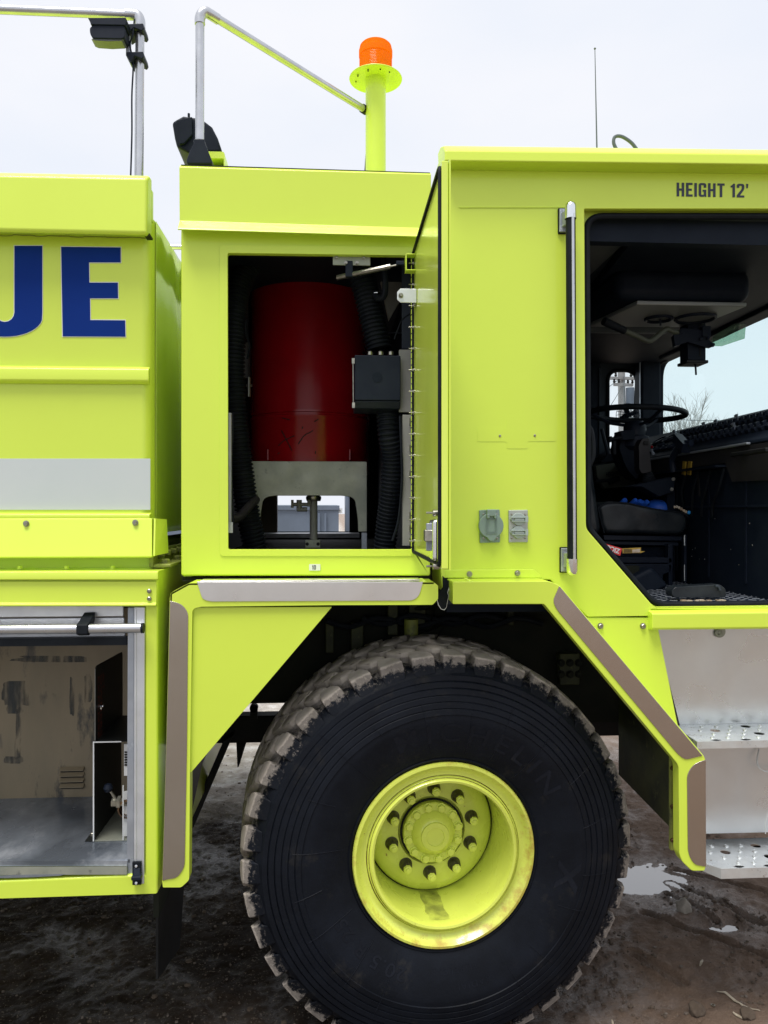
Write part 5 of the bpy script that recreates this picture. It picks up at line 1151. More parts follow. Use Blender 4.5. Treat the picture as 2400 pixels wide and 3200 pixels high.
# the sign board standing on the box
xs_ = xp + .001; m = MB(); ya = y0 + .005; yb2 = y0 + .36
pt = round_poly([(ya, Zx(xs_, ya, 2335)), (ya, Zx(xs_, ya, 2080)), (yb2, Zx(xs_, yb2, 2028)), (yb2, Zx(xs_, yb2, 2235))], [.005, .02, .02, .01], 4)
for k, (a_, b_) in enumerate(pt): pass
zs = zt_ + .0015; pt = round_poly([(ya, zs), (ya, Zx(xs_, ya, 2082)), (yb2, Zx(xs_, yb2, 2036)), (yb2, zs)], [.003, .02, .02, .003], 4)
m.prism([(xs_ + .004 * (1 if 1 else 0), a_, b_) for a_, b_ in pt], (.003, 0, 0)); sg = m.build('parking_sign', 'dark_sheet', None); tag(sg, 'dark sign board with faint dull red lettering standing on the metal box', 'sign')
m = MB(); m.prism([(xs_ + .0035, ya - .0006, zs), (xs_ + .0035, ya - .0006, Zx(xs_, ya, 2090)), (xs_ + .0055, ya - .0006, Zx(xs_, ya, 2090)), (xs_ + .0055, ya - .0006, zs)], (0, -.001, 0)); m.build('sign_edge', 'grey_paint', sg)
m = MB()
for row, (s_, yy) in enumerate((('EXPENSE', ya + .022), ('OWNERS', ya + .052), ('AT', ya + .080))):
    vs, fs = text_mesh(s_, .02, .0, 1.1); w_ = max(v.x for v in vs); H = Zx(xs_, ya, 2100) - zs - .02
    k_ = H / w_ if row < 2 else H * .3 / w_
    m.add([(xs_ + .0078, yy + v.y * .030, zs + H - v.x * k_) for v in vs], fs)
m.build('sign_text', 'red_ink', sg, recalc=False)
m = MB(); q = Vector((xs_ + .007, ya + .035, Zx(xs_, ya, 2215))); m.cyl(q, q + Vector((.016, 0, 0)), .004, n=8); m.obox(q + Vector((.012, 0, 0)), (.002, 0, 0), (0, .014, .004), (0, -.001, .004)); m.build('wing_nut', 'chrome', sg)

# ------------------------------------------------------------------ on the roofs
def pole_flutes(p0, p1, r, name, parent, mt_='rail'):
    m = MB(); n = 28; a = Vector(p0); b = Vector(p1); t = (b - a).normalized()
    e_ = (Vector((1, 0, 0)) if abs(t.x) < .8 else Vector((0, 1, 0))); e_ = (e_ - t * e_.dot(t)).normalized(); g = t.cross(e_)
    ring = [(r if k % 2 else r * .955, 2 * math.pi * k / n) for k in range(n)]
    for c_ in (a, b): m.v += [c_ + e_ * (q * math.cos(s)) + g * (q * math.sin(s)) for q, s in ring]
    m.f += [[k, (k + 1) % n, n + (k + 1) % n, n + k] for k in range(n)] + [list(range(n)), list(range(2 * n - 1, n - 1, -1))]
    return m.build(name, mt_, parent, smooth=80)
Yr = .14; rr_ = .0165
bt = P(434, 575, Yr); tp = P(438, 62, Yr); tp.x = bt.x + .004
gr = pole_flutes(bt, tp, rr_, 'rear_guard_rail', T)
hr0 = P(405, 47, Yr); hr0.z = tp.z + .0; hz = Zx(X(400, Yr), Yr, 46)
m_l = Vector((X(-1500, Yr), Yr, hz)); m_r = Vector((X(403, Yr), Yr, hz))
pole_flutes(m_l, m_r, rr_, 'top_rail', gr)
m = MB(); cs = [Vector((X(393, Yr), Yr, hz)), Vector((X(418, Yr), Yr, hz + .0)), Vector((X(431, Yr), Yr, hz - .004)), Vector((tp.x, Yr, hz - .022)), Vector((tp.x, Yr, hz - .045)), Vector((tp.x, Yr, Zx(tp.x, Yr, 86)))]
m.tube(smoothpath(cs, 5), .0195, 20); m.build('elbow', 'rail', gr)
m = MB(); m.tube(smoothpath([P(420, 60, .11), P(415, 110, .11), P(406, 140, .12), P(416, 200, .12), P(412, 300, .12), P(412, 420, .12), P(408, 560, .12)], 6), .0032, 6); m.build('lamp_cable', 'plastic', gr)
# flood lamp with clamps
m = MB(); lp = round_poly([(279, 84), (300, 76), (385, 77), (392, 90), (390, 116), (380, 121), (290, 119), (281, 106)], [10, 8, 8, 8, 10, 8, 8, 10], 4); m.pprism(lp, .06, .12); lamp = m.build('work_lamp', 'plastic', T, bevel=.012, seg=3)
m = MB(); m.pprism([(274, 55), (392, 54), (396, 61), (392, 78), (283, 76), (281, 66)], .055, .12); m.build('lamp_hood', 'plastic', lamp, bevel=.002)
m = MB(); m.pprism([(284, 121), (386, 122), (380, 127), (340, 129), (296, 126)], .065, .115); m.build('lens', 'glass_lens', lamp, bevel=.002)
for k in range(1):
    for v in (74, 162):
        m = MB(); m.pprism([(394, v), (447, v - 2), (450, v + 14), (444, v + 22), (418, v + 12), (398, v + 30), (394, v + 26)] if v == 74 else [(394, v), (447, v - 2), (450, v + 14), (444, v + 22), (420, v + 12), (408, v + 34), (394, v + 10)], .105, .18); m.build('clamp', 'plastic', lamp, bevel=.003)
m = MB(); m.pprism([(394, 100), (406, 100), (402, 165), (410, 196), (406, 198), (393, 172)], .12, .15); m.build('lamp_bracket', 'alu_grey', lamp, bevel=.001)
# middle guard rail
bt = P(624, 440, Yr); tp = P(626, 66, Yr); tp.x = bt.x + .001
g2 = pole_flutes(bt, tp, rr_, 'middle_guard_rail', T)
e0 = P(672, 54, .17); e1 = P(1140, 343, .86)
pole_flutes(e0, e1, rr_, 'sloping_rail', g2)
m = MB(); m.tube(smoothpath([tp + Vector((0, 0, -.012)), tp + Vector((0, 0, .008)), P(630, 45, .14), P(642, 38, .145), P(658, 46, .155), P(682, 61, .175)], 5), .0195, 20); m.build('elbow', 'rail', g2)
m = MB(); m.tube([P(1132, 338, .85), P(1144, 346, .87)], .0205, 18); m.build('rail_socket', 'frame_black', g2)
m = MB(); z = P(560, 512, .1).z
m.pprism([(603, 432), (638, 432), (640, 445), (662, 500), (664, 512), (583, 512), (582, 500), (590, 475), (605, 446)], .09, .18); m.build('rail_base', 'plastic', g2, bevel=.006)
# black lamp behind it on a lime bracket
m = MB(); m.pprism([(537, 381), (552, 372), (572, 361), (608, 366), (640, 378), (662, 395), (680, 430), (692, 466), (690, 474), (650, 475), (590, 478), (552, 458), (545, 430)], .26, .44)
l2_ = m.build('side_lamp', 'plastic', T, bevel=.02, seg=3)
m = MB(); m.pprism([(550, 376), (600, 364), (601, 420), (575, 448), (560, 450)], .245, .2595); m.build('lamp_rim', 'cab_dark', l2_, bevel=.003)
m = MB(); m.cyl(P(590, 355, .33), P(590, 366, .33), .005, n=8); m.build('lamp_screw', 'plastic', l2_)
m = MB(); m.pprism(round_poly([(640, 473), (698, 474), (702, 480), (702, 530), (699, 530), (699, 495), (642, 494)], 2, 2), .25, .36); m.build('lamp_shelf', 'lime', l2_, bevel=.001)
# beacon on its post
Yb = .86; c = P(1174, 260, Yb); px_ = c.x
zp0 = P(1174, 560, Yb).z; zpl = Zx(px_, Yb, 250)
m = MB(); m.cyl((px_, Yb, zp0 - .1), (px_, Yb, zpl), .0485, n=40); post = m.build('beacon_post', 'lime', T)
m = MB(); m.lathe([(0, 0), (.125, 0), (.1265, .003), (.125, .006), (0, .006)], (px_, Yb, zpl), (0, 0, 1), 56); m.build('beacon_plate', 'lime', post)
m = MB(); L_ = [(0, .006), (.072, .006), (.073, .02)]; H_ = .155
N = 12
for k in range(N): z1_ = .03 + k * .0078; L_ += [(.0795, z1_), (.0783, z1_ + .0039)]
L_ += [(.0815, .122), (.0815, .152)]
for k in range(5): L_ += [(.0805 - k * .001, .154 + k * .005), (.079 - k * .001, .1565 + k * .005)]
L_ += [(.070, .182), (.055, .187), (0, .188)]
s_ = .98; m.lathe([(a * s_, b * .90) for a, b in L_], (px_, Yb, zpl + .0), (0, 0, 1), 64); bc = m.build('beacon', 'amber', post, smooth=25)
m = MB(); m.lathe([(.0805, .008), (.0805, .024), (.077, .026)], (px_, Yb, zpl), (0, 0, 1), 48); m.build('beacon_base', 'red_tank', bc)
for a_ in (95, 130, 20, 55, 160, 300):
    t = R(a_ + 150); m = MB(); q = Vector((px_ + .095 * math.cos(t), Yb + .095 * math.sin(t), zpl)); m.cyl(q, q + Vector((0, 0, -.010 if a_ % 2 else -.004)), .003, n=8); m.build('screw', 'frame_black', post)
m = MB(); m.cyl(P(1148, 470, .95), P(1142, 560, .95), .008, n=8); m.build('beacon_stay', 'plastic', post)
# antenna and the loop of cable on the cab roof
m = MB(); a = P(1866, 500, .9); b = P(1859, 152, .9); m.cyl(a, b, .0042, .0018, 6); m.lathe([(0, -.008), (.006, 0), (0, .008)], b, (0, 0, 1), 10); m.build('antenna', 'wire', cab)
m = MB(); m.tube(smoothpath([P(1928, 470, .5), P(1918, 448, .5), P(1920, 430, .5), P(1932, 425, .5), P(1950, 430, .5), P(1975, 448, .5), P(1995, 475, .5)], 7), .0075, 10); m.build('roof_cable', 'wire', cab)
# distant rail on the far side of the truck seen in the gap
m = MB(); a = P(500, 762, 2.5); b = P(640, 770, 2.5); m.cyl((a.x, 2.5, a.z - .02), (b.x, 2.5, a.z - .02), .018, n=12); m.build('far_rail', 'rail', T)
# ------------------------------------------------------------------ inside the cab
zfl = P(2300, 1886, .03).z; zce = zr_ - .06; zcm = P(1900, 690, .1).z
m = MB(); m.box(XC0 + .02, XC1, .075, FAR, zfl - .03, zfl); flr = m.build('cab_floor', 'cab_dark', cab)
m = MB()
for i in range(34):
    for j in range(26):
        x = 1.05 + i * .04; y = .09 + j * .045
        a = .6 if (i + j) % 2 else -.6
        m.obox((x, y, zfl + .0008), (.014 * math.cos(a), .014 * math.sin(a), 0), (-.004 * math.sin(a), .004 * math.cos(a), 0), (0, 0, .0011))
m.build('floor_tread', 'alu_grey', flr)
m = MB(); m.box(XC0 + .02, XC1, .072, FAR, zcm, zcm + .02); m.build('headliner', 'cab_grey', cab)
m = MB(); m.box(XC0 + .03, 1.2, .08, 2.4, zcm - .01, zcm - .001); m.build('headliner_panel', 'headliner', cab)
m = MB(); m.prism([(1.17, .10, zcm - .001), (XC1 - .02, .10, zcm - .001), (XC1 - .02, FAR - .1, zcm - .001), (1.30, FAR - .1, zcm - .001), (1.30, 1.2, zcm - .001)], (0, 0, -.045)); m.build('ceiling_panel', 'cab_dark', cab, bevel=.004)
m = MB(); m.box(XC0 + .02, XC0 + .04, .075, FAR, zfl, zcm); m.build('rear_lining', 'cab_grey', cab)
m = MB(); m.box(XC0, XC1, .072, .12, zcm - .09, zcm - .0); m.build('door_header', 'cab_dark', cab)
# roof well for the turret: a big dark box hanging down with a pale underside
m = MB(); zz = zcm - .145; a = P(1995, 1005, 1.3)
m.prism([ATX(1990, 940, 1.42), ATX(2110, 955, 1.60), ATX(2330, 950, 1.95), ATX(2210, 1015, 1.95), ATX(2090, 1020, 1.75), ATX(1935, 1018, 1.42)], (0, 0, .012)) if 0 else None
zt2 = P(2100, 952, .55).z
hx0 = X(1925, .55); hx1 = X(2338, .55)
m.prism([(hx0 + .10, .56, zt2), (hx1, .56, zt2), (hx1 - .05, .96, zt2), (hx0 + .02, .98, zt2)], (0, 0, .02)); tp_ = m.build('turret_pan', 'pan_metal', cab, bevel=.006)
m = MB(); m.prism([(hx0, .54, zt2 + .021), (hx1 + .02, .54, zt2 + .021), (hx1 + .0, 1.0, zt2 + .021), (hx0 - .02, 1.02, zt2 + .021)], (0, 0, zcm - zt2 - .05)); m.build('turret_housing', 'cab_dark', cab, bevel=.05, seg=4)
for (xx, yy, r_) in ((1.55, .78, .06), (1.72, .76, .09)):
    m = MB(); m.tube([(xx + r_ * math.cos(k * .314), yy + r_ * math.sin(k * .314), zt2 - .006) for k in range(20)], .008, 6, closed=True); m.build('pan_ring', 'plastic', tp_)
# turret control column
q = P(2166, 1000, .92); m = MB(); zlo = P(2166, 1125, .88).z; m.box(q.x - .046, q.x + .046, .88, .97, zlo, zt2 + .1); col_ = m.build('turret_column', 'plastic', cab, bevel=.004)
m = MB(); m.box(q.x - .055, q.x + .055, .87, .98, zlo - .016, zlo - .0005); m.build('column_foot', 'cab_brown', col_, bevel=.004)
m = MB(); m.box(q.x + .012, q.x + .020, .877, .88, zlo + .02, zlo + .09); m.box(q.x + .012, q.x + .020, .877, .88, zlo + .14, zlo + .20); m.build('column_slot', 'frame_black', col_)
m = MB(); m.cyl((q.x + .012, .92, zlo - .016), (q.x + .015, .92, zlo - .066), .005, n=8); m.build('column_pin', 'plastic', col_)
m = MB(); m.pprism([(2105, 1050), (2130, 1025), (2190, 1030), (2228, 1075), (2225, 1085), (2195, 1082), (2150, 1068), (2110, 1082)], .84, .87); m.pbox(2196, 1018, 2222, 1052, .83, .87)
for u, v in ((2126, 1038), (2188, 1060), (2211, 1056), (2226, 1078)): bolt(m, P(u, v, .84), .009, .010)
m.build('column_bracket', 'plastic', col_, bevel=.003)
m = MB(); pts = [P(2122, 1040, .85), P(2098, 1034, .83), P(2082, 1028, .82), P(2060, 1044, .8), P(2028, 1066, .78), P(1990, 1050, .76), P(1950, 1033, .74)]; m.tube(smoothpath(pts, 4), .0125, 14); hb_ = m.build('turret_handle', 'cab_olive', col_)
m = MB(); m.cyl(P(1953, 1034, .74), P(1886, 1003, .70), .018, .020, 18); m.build('handle_grip', 'rubber', hb_, bevel=.004)
m = MB(); m.cyl(P(2063, 990, .8), P(2064, 1018, .8), .005, n=8); m.build('pin', 'plastic', col_)
m = MB(); m.cyl(P(1976, 930, 1.0), P(2022, 875, .9), .010, n=10); m.cyl(P(1972, 926, 1.0), P(1978, 934, 1.0), .02, n=12); m.build('roof_lamp', 'plastic', cab); 
m = MB(); m.cyl(P(1986, 912, .97), P(2025, 872, .88), .0035, n=6); m.build('reading_tube', 'cab_olive', cab)
m = MB(); m.cyl(P(2008, 970, 1.1), P(2025, 870, 1.0), .012, n=10); m.lathe([(0, -.02), (.03, -.01), (.03, .01), (0, .02)], P(2005, 972, 1.1), (0, 0, 1), 14); m.build('hanging_handle', 'cab_dark', cab)
for k in range(3):
    m = MB(); a = P(1850 + 45 * k, 965 - 30 * k, 1.2 - .15 * k); b = P(1885 + 50 * k, 935 - 40 * k, 1.0 - .1 * k); m.obox((a + b) / 2, (b - a) / 2, (0, .01, 0), (0, 0, .008)); m.build('trim_strip', 'cab_grey', cab)
# tinted sun visor hanging in front of the glass
m = MB(); m.prism([ATX(2222, 1082, 1.98), ATX(2292, 1058, 1.98), ATX(2296, 1010, 1.98), ATX(2250, 1035, 1.98), ATX(2226, 1052, 1.98)], (.06, 0, 0)); m.build('visor', 'visor', cab, bevel=.004)
# far wall with a small rounded window and a door window
def Pf(u, v): return P(u, v, FAR - .03)
m = MB(); wl2 = [(XC0, FAR - .03, zfl), (XC1 - .02, FAR - .03, zfl), (XC1 - .02, FAR - .03, zce), (XC0, FAR - .03, zce)]
hole = round_poly([(1899, 1158), (1991, 1158), (1978, 1413), (1899, 1413)], [34, 42, 20, 20], 6)
m.prism(wl2, (0, .03, 0), [[Pf(u, v) for u, v in hole]]); fwl = m.build('far_wall', 'cab_grey', cab)
m = MB(); m.tube([Pf(u, v) + Vector((0, -.004, 0)) for u, v in hole], .014, 8, closed=True); m.build('window_seal', 'rubber', fwl)
m = MB(); m.prism([Pf(u, v) + Vector((0, .012, 0)) for u, v in hole], (0, .004, 0)); m.build('window_pane', 'clear_glass', fwl)
m = MB(); m.pprism(round_poly([(1800, 1112), (1872, 1112), (1878, 1140), (1880, 1480), (1800, 1480)], [0, 30, 10, 0, 0], 5), FAR - .05, FAR - .031); m.build('door_panel', 'cab_dark', fwl, bevel=.005)
m = MB(); m.pbox(1800, 1068, 1846, 1130, FAR - .2, FAR - .05); m.build('header_trim', 'cab_dark', fwl)
m = MB(); m.pbox(1700, 984, 2088, 1040, 1.55, 1.60); m.build('pale_header', 'headliner', fwl, bevel=.01)
m = MB(); m.pbox(1829, 1052, 1846, 1082, FAR - .24, FAR - .22); m.build('switch_plate', 'grey_paint', fwl, bevel=.003)
m = MB(); m.pbox(1872, 1150, 1879, 1420, FAR - .06, FAR - .03); m.pbox(2002, 1145, 2010, 1420, FAR - .06, FAR - .03); m.build('edge_trim', 'cab_grey', fwl, bevel=.003)
m = MB(); a = ATX(2045, 1120, 2.36); m.box(2.20, 2.35, FAR - .17, FAR - .03, zfl, zce); m.build('window_pillar', 'cab_dark', cab, bevel=.02)
m = MB(); m.box(2.195, 2.199, FAR - .16, FAR - .145, zfl + .5, zce - .2); m.build('pillar_strip', 'alu_grey', cab)
# windscreen wall
xw = 2.36
wz0 = 2.44; wz1 = ATX(2400, 965, xw).z; wz2 = ATX(2070, 1130, xw).z; y_far = ATX(2052, 1200, xw).y
hl = [(xw, .12, wz0), (xw, y_far, wz0), (xw, y_far, wz2 + .0), (xw, .12, wz1 + .02)]
rh = round_poly(hl, [.06, .06, .12, .06], 6)
m = MB(); m.prism([(xw, 0.022, .9), (xw, FAR, .9), (xw, FAR, zr_ - .05), (xw, .022, zr_ - .05)], (.05, 0, 0), [rh]); fwall = m.build('front_wall', 'cab_dark', cab)
m = MB(); m.prism([(xw + .02, b, c_) for a, b, c_ in rh], (.005, 0, 0)); m.build('windscreen', 'windshield', fwall)
m = MB(); m.tube([(xw - .006, b, c_) for a, b, c_ in rh], .016, 8, closed=True); m.build('windscreen_seal', 'rubber', fwall)
m = MB(); m.box(xw + .0505, xw + .056, .022, FAR, .9, wz0 - .05); m.box(xw + .0505, xw + .056, .022, FAR, wz1 + .06, zr_ - .05); m.build('front_skin', 'lime', fwall)
m = MB(); a = ATX(2400, 900, xw - .1); b = ATX(2060, 1090, xw - .1); m.prism([ATX(2420, 905, 2.25), ATX(2420, 955, 2.25), ATX(2200, 1062, 2.25), ATX(2060, 1125, 2.25), ATX(2040, 1085, 2.25), ATX(2200, 1015, 2.25)], (.1, 0, 0)); m.build('windscreen_header', 'cab_dark', cab, bevel=.01)
# dashboard: sloping instrument panel, brown fascia, black lower wall
yd0, yd1 = .12, FAR - .05
m = MB(); pr = [(2.35, 2.45), (2.12, 2.50), (2.08, 2.495), (1.71, 2.295), (1.705, 2.28), (1.74, 2.275), (1.76, 2.195), (2.35, 2.195)]
m.prism([(a, yd0, b) for a, b in pr], (0, yd1 - yd0, 0)); dash = m.build('dashboard', 'cab_dark', cab, bevel=.006)
m = MB(); m.prism([(1.708, .10, 2.276), (1.708, 1.35, 2.276), (1.708, 1.35, 2.215), (1.708, .46, 2.215), (1.708, .40, 2.13), (1.708, .10, 2.125)], (.004, 0, 0)); m.build('fascia', 'cab_brown', dash)
m = MB(); m.box(1.69, 1.708, .25, 1.7, 2.277, 2.287); m.build('dash_rail', 'alu_grey', dash, bevel=.003)
sl = Vector((.37, 0, .20)).normalized(); nrm = Vector((-sl.z, 0, sl.x))
def dp(t, y, h=0): return Vector((1.71, y, 2.295)) + sl * t + nrm * h     # t up the slope
rd = random.Random(4)
def gaugeset(y, t, r):
    c_ = dp(t, y, .001); m = MB(); m.lathe([(r, 0), (r * 1.12, .006), (r * 1.1, .014), (r * .95, .016), (r * .93, .008)], c_, nrm, 22, ref=(0, 1, 0)); g_ = m.build('gauge', 'plastic', dash)
    m = MB(); m.lathe([(r * .93, .010), (0, .0102)], c_, nrm, 22, ref=(0, 1, 0)); m.build('dial', 'gauge', g_)
for y, t, r in ((1.64, .25, .045), (1.51, .26, .045), (1.42, .10, .026), (1.34, .10, .026), (1.26, .10, .026), (1.18, .10, .028), (1.46, .17, .02)): gaugeset(y, t, r)
for k in range(20):
    for rw_, t in ((0, .27), (1, .12)):
        y = 1.38 - (.32 if rw_ else 0) - k * .052
        if y < .2: continue
        m = MB(); m.obox(dp(t, y, .009), sl * .022, (0, .014, 0), nrm * .009); m.obox(dp(t + .006, y, .022), sl * .009, (0, .010, 0), (nrm * .9 + sl * .4) * .011); m.build('rocker_switch', 'plastic', dash, bevel=.002)
for y, t in ((1.24, .34), (1.1, .335), (1.58, .33), (.9, .34), (1.42, .05), (1.3, .04), (.98, .05), (.7, .2)):
    m = MB(); m.lathe([(.010, 0), (.007, .02), (.012, .03), (0, .034)], dp(t, y, 0), nrm, 10); m.build('toggle', 'alu_grey', dash)
m = MB(); c_ = dp(.36, .40, .03); m.lathe([(.0, 0), (.055, 0), (.06, .02), (.05, .05), (0, .055)], c_, Vector((-.8, -.3, .4)), 20); m.build('dash_knob', 'cab_dark', dash)
m = MB(); m.tube(smoothpath([ATX(2160, 1385, 1.68), ATX(2132, 1388, 1.66), ATX(2112, 1410, 1.65), ATX(2100, 1440, 1.65), ATX(2105, 1475, 1.66)], 6), .016, 10); m.obox(ATX(2130, 1385, 1.66), (.03, .02, 0), (0, .05, .03), (.0, -.01, .02)); m.build('gear_selector', 'plastic', dash)
m = MB(); m.box(1.655, 1.685, .05, .32, ATX(2370, 1419, 1.68).z, ATX(2370, 1404, 1.68).z); m.build('grab_bar', 'frame_black', dash, bevel=.006)
m = MB(); m.box(1.72, 2.04, .10, 1.25, zfl, 2.19); m.box(2.042, 2.08, 1.25, FAR - .05, zfl, 2.19); lw_ = m.build('lower_bulkhead', 'cab_dark', cab)
m = MB()
rd2 = random.Random(9)
for k in range(26): y = rd2.uniform(.15, 1.2); z = rd2.uniform(zfl + .12, 2.08); s = rd2.uniform(.0012, .003); m.box(1.7185, 1.7198, y, y + s * 1.4, z, z + s * 2)
m.build('paint_chips', 'grey_paint', lw_)
for yy_ in (.30, .62, .95):
    m = MB(); m.box(1.716, 1.7195, yy_, yy_ + .012, zfl + .05, 2.15); m.build('panel_strip', 'plastic', lw_)
m = MB(); m.box(1.712, 1.7195, .12, 1.2, 2.02, 2.03); m.build('panel_ledge', 'plastic', lw_)
for k in range(5):
    m = MB(); m.tube(smoothpath([(1.70, .45 + .12 * k, 2.19), (1.69, .48 + .12 * k, 2.10), (1.70, .55 + .1 * k, 2.04), (1.71, .58 + .1 * k, 1.98)], 5), .006, 6); m.build('dash_wire', 'rubber', lw_)
m = MB(); m.obox(ATX(2182, 1505, 1.717), (.002, 0, 0), (0, .008, .0), (0, .012, .07)); m.build('bulkhead_strap', 'cab_brown', lw_)
m = MB(); m.box(1.66, 1.76, .45, 1.25, 2.196, 2.206); sh = m.build('dash_shelf', 'cab_dark', dash)
for u in (2138, 2155):
    q = ATX(u, 1463, 1.69); m = MB(); m.obox(q, (.003, 0, 0), (0, .016, .002), (0, -.006, .032)); tg = m.build('warning_tag', 'yellow_tag', None); tag(tg, 'narrow yellow paper tag standing on the shelf under the dashboard, ' + ('left one' if u == 2138 else 'right one'), 'tag', 'yellow tags under the dashboard')
# olive side panel left of the column, with faint lettering
m = MB(); Yp = 1.75; m.pprism([(1862, 1455), (1965, 1440), (1982, 1500), (1985, 1518), (1890, 1528), (1866, 1490)], Yp, Yp + .05); sp2 = m.build('side_console', 'cab_olive', cab, bevel=.004)
vs, fs = text_mesh("HEIGHT 12", .03); w_ = max(v.x for v in vs); h_ = max(v.y for v in vs); a = P(1893, 1490, Yp - .002); b = P(1945, 1485, Yp - .002); sx = (b.x - a.x) / w_; sz = sx * 1.8
m = MB(); m.add([(a.x + v.x * sx, Yp - .003, a.z + v.y * sz + (b.z - a.z) * v.x / w_) for v in vs], fs); m.build('console_text', 'cab_dark', sp2, recalc=False)
m = MB(); m.pprism([(1878, 1442), (1900, 1420), (1965, 1408), (1965, 1432), (1882, 1448)], Yp + .04, Yp + .3); m.build('side_switches', 'cab_dark', sp2, bevel=.004)
m = MB(); m.cyl(P(1862, 1505, 1.6), P(1908, 1500, 1.6), .010, n=8); m.cyl(P(1902, 1506, 1.6), P(1935, 1494, 1.6), .020, .015, 10); m.build('brake_lever', 'rubber', sp2)
m = MB(); m.tube([P(1880, 1340, 2.2), P(1902, 1425, 2.2), P(1888, 1445, 2.2)], .012, 6); m.build('side_stay', 'plastic', sp2)
# steering wheel and column
sc_ = P(1989, 1294, 1.30); Rw_ = .252; ax_ = Vector((-.20, .0, 1)).normalized(); e1_ = Vector((1, 0, .20)).normalized(); e2_ = ax_.cross(e1_)
tilt = -.0
ax_ = Vector((.05, .015, 1)).normalized(); e1_ = (Vector((1, 0, 0)) - ax_ * ax_.x).normalized(); e2_ = ax_.cross(e1_).normalized()
m = MB(); m.tube([sc_ + e1_ * Rw_ * math.cos(k * math.pi / 24) + e2_ * Rw_ * math.sin(k * math.pi / 24) for k in range(48)], .0155, 12, closed=True); swl = m.build('steering_wheel', 'rubber', cab)
hubp = sc_ + Vector((-.01, 0, -.07))
for a in (40, 160, 280):
    t = R(a); q = sc_ + e1_ * (Rw_ - .01) * math.cos(t) + e2_ * (Rw_ - .01) * math.sin(t); m = MB(); m.tube([q, q.lerp(hubp, .45) + Vector((0, 0, -.02)), hubp], .009, 8); m.build('spoke', 'plastic', swl)
m = MB(); m.lathe([(0, .035), (.045, .03), (.06, .0), (.06, -.05), (.075, -.055), (.08, -.11), (.06, -.13), (0, -.13)], hubp, (0, 0, 1), 28); m.build('hub', 'plastic', swl, bevel=.003)
m = MB(); m.pprism(round_poly([(1948, 1350), (1965, 1340), (2020, 1342), (2022, 1400), (2008, 1450), (1990, 1500), (1962, 1470), (1948, 1440), (1935, 1400)], 8, 3), 1.26, 1.40); m.pprism([(1940, 1346), (1985, 1344), (1985, 1372), (1940, 1376)], 1.2, 1.3)
m.build('steering_column', 'cab_dark', cab, bevel=.012)
m = MB(); m.cyl(P(1945, 1366, 1.2), P(1903, 1374, 1.2), .010, n=10); m.cyl(P(1912, 1372, 1.2), P(1901, 1374, 1.2), .016, n=10); m.pbox(1917, 1378, 1926, 1420, 1.2, 1.23); m.build('indicator_stalk', 'rubber', cab)
# cooling fan with a wire cage
fc = P(1962, 1298, 1.75); rf_ = .073; m = MB()
for k in range(20):
    a = k * math.pi / 10; m.tube([fc + Vector((rf_ * math.cos(a) * math.sin(s * math.pi / 12), -.045 * math.cos(s * math.pi / 12), rf_ * math.sin(a) * math.sin(s * math.pi / 12))) for s in range(0, 7)], .0016, 4)
for r_ in (.3, .55, .8, 1.0): m.tube([fc + Vector((rf_ * r_ * math.cos(k * .2618), -.045 * math.sqrt(max(0, 1 - r_ * r_)), rf_ * r_ * math.sin(k * .2618))) for k in range(24)], .0016, 4, closed=True)
fan = m.build('cab_fan', 'plastic', cab)
m = MB()
for k in range(4): a = k * math.pi / 2 + .4; m.obox(fc + Vector((.03 * math.cos(a), -.01, .03 * math.sin(a))), (.028 * math.cos(a), 0, .028 * math.sin(a)), (-.013 * math.sin(a), .006, .013 * math.cos(a)), (0, .001, 0))
m.cyl(fc + Vector((0, -.02, 0)), fc + Vector((0, .05, 0)), .018, n=12); m.build('fan_blades', 'cab_dark', fan)
m = MB(); m.cyl(fc + Vector((0, .03, -.01)), fc + Vector((0, .03, -.16)), .010, n=8); m.build('fan_stand', 'plastic', fan)
m = MB(); m.pbox(1966, 1303, 1981, 1313, 1.60, 1.61); m.build('fan_label', 'label_white', fan)
# joystick on its arm
m = MB(); jp = [(2003, 1378, .95), (2010, 1370, .95), (2028, 1370, .95), (2034, 1395, .95), (2030, 1412, .95), (2036, 1470, .95), (2035, 1474, .95), (2006, 1480, .95), (1998, 1465, .95), (1997, 1410, .95), (1996, 1395, .95)]
m.pprism(round_poly([(a, b) for a, b, c_ in jp], 4, 2), .92, .985); js = m.build('joystick', 'cab_brown', cab, bevel=.010, seg=3)
m = MB(); m.pbox(2013, 1378, 2027, 1390, .912, .92); m.build('thumb_switch', 'frame_black', js, bevel=.002)
m = MB(); q = P(2034, 1397, .95); m.cyl(q, q + Vector((.008, 0, 0)), .007, n=10); m.build('trigger', 'red_tank', js)
m = MB(); a = P(2020, 1472, .955); b = P(2030, 1508, .955); L = (b - a); n_ = 10; m.lathe([((.022 + .020 * k / n_) * (1 if k % 2 else .88), -L.length * k / n_) for k in range(n_ + 1)], a, (-L.x, 0, -L.z) if 0 else (a - b), 24); m.build('bellows', 'rubber', js)
m = MB(); m.pprism([(1970, 1520), (2098, 1490), (2112, 1492), (2105, 1538), (2060, 1552), (2008, 1522)], .90, 1.02); arm_ = m.build('joystick_arm', 'cab_dark', cab, bevel=.003)
for u, v in ((2104, 1497), (2099, 1529)):
    m = MB(); m.lathe([(.009, 0), (.008, .005), (0, .006)], P(u, v, .90), (0, -1, 0), 14); m.build('rivet', 'grey_paint', arm_)
m = MB(); m.box(P(2106, 1500, .9).x - .02, P(2106, 1500, .9).x + .02, .93, .99, zfl, P(2100, 1530, .93).z); m.build('arm_post', 'cab_dark', arm_)
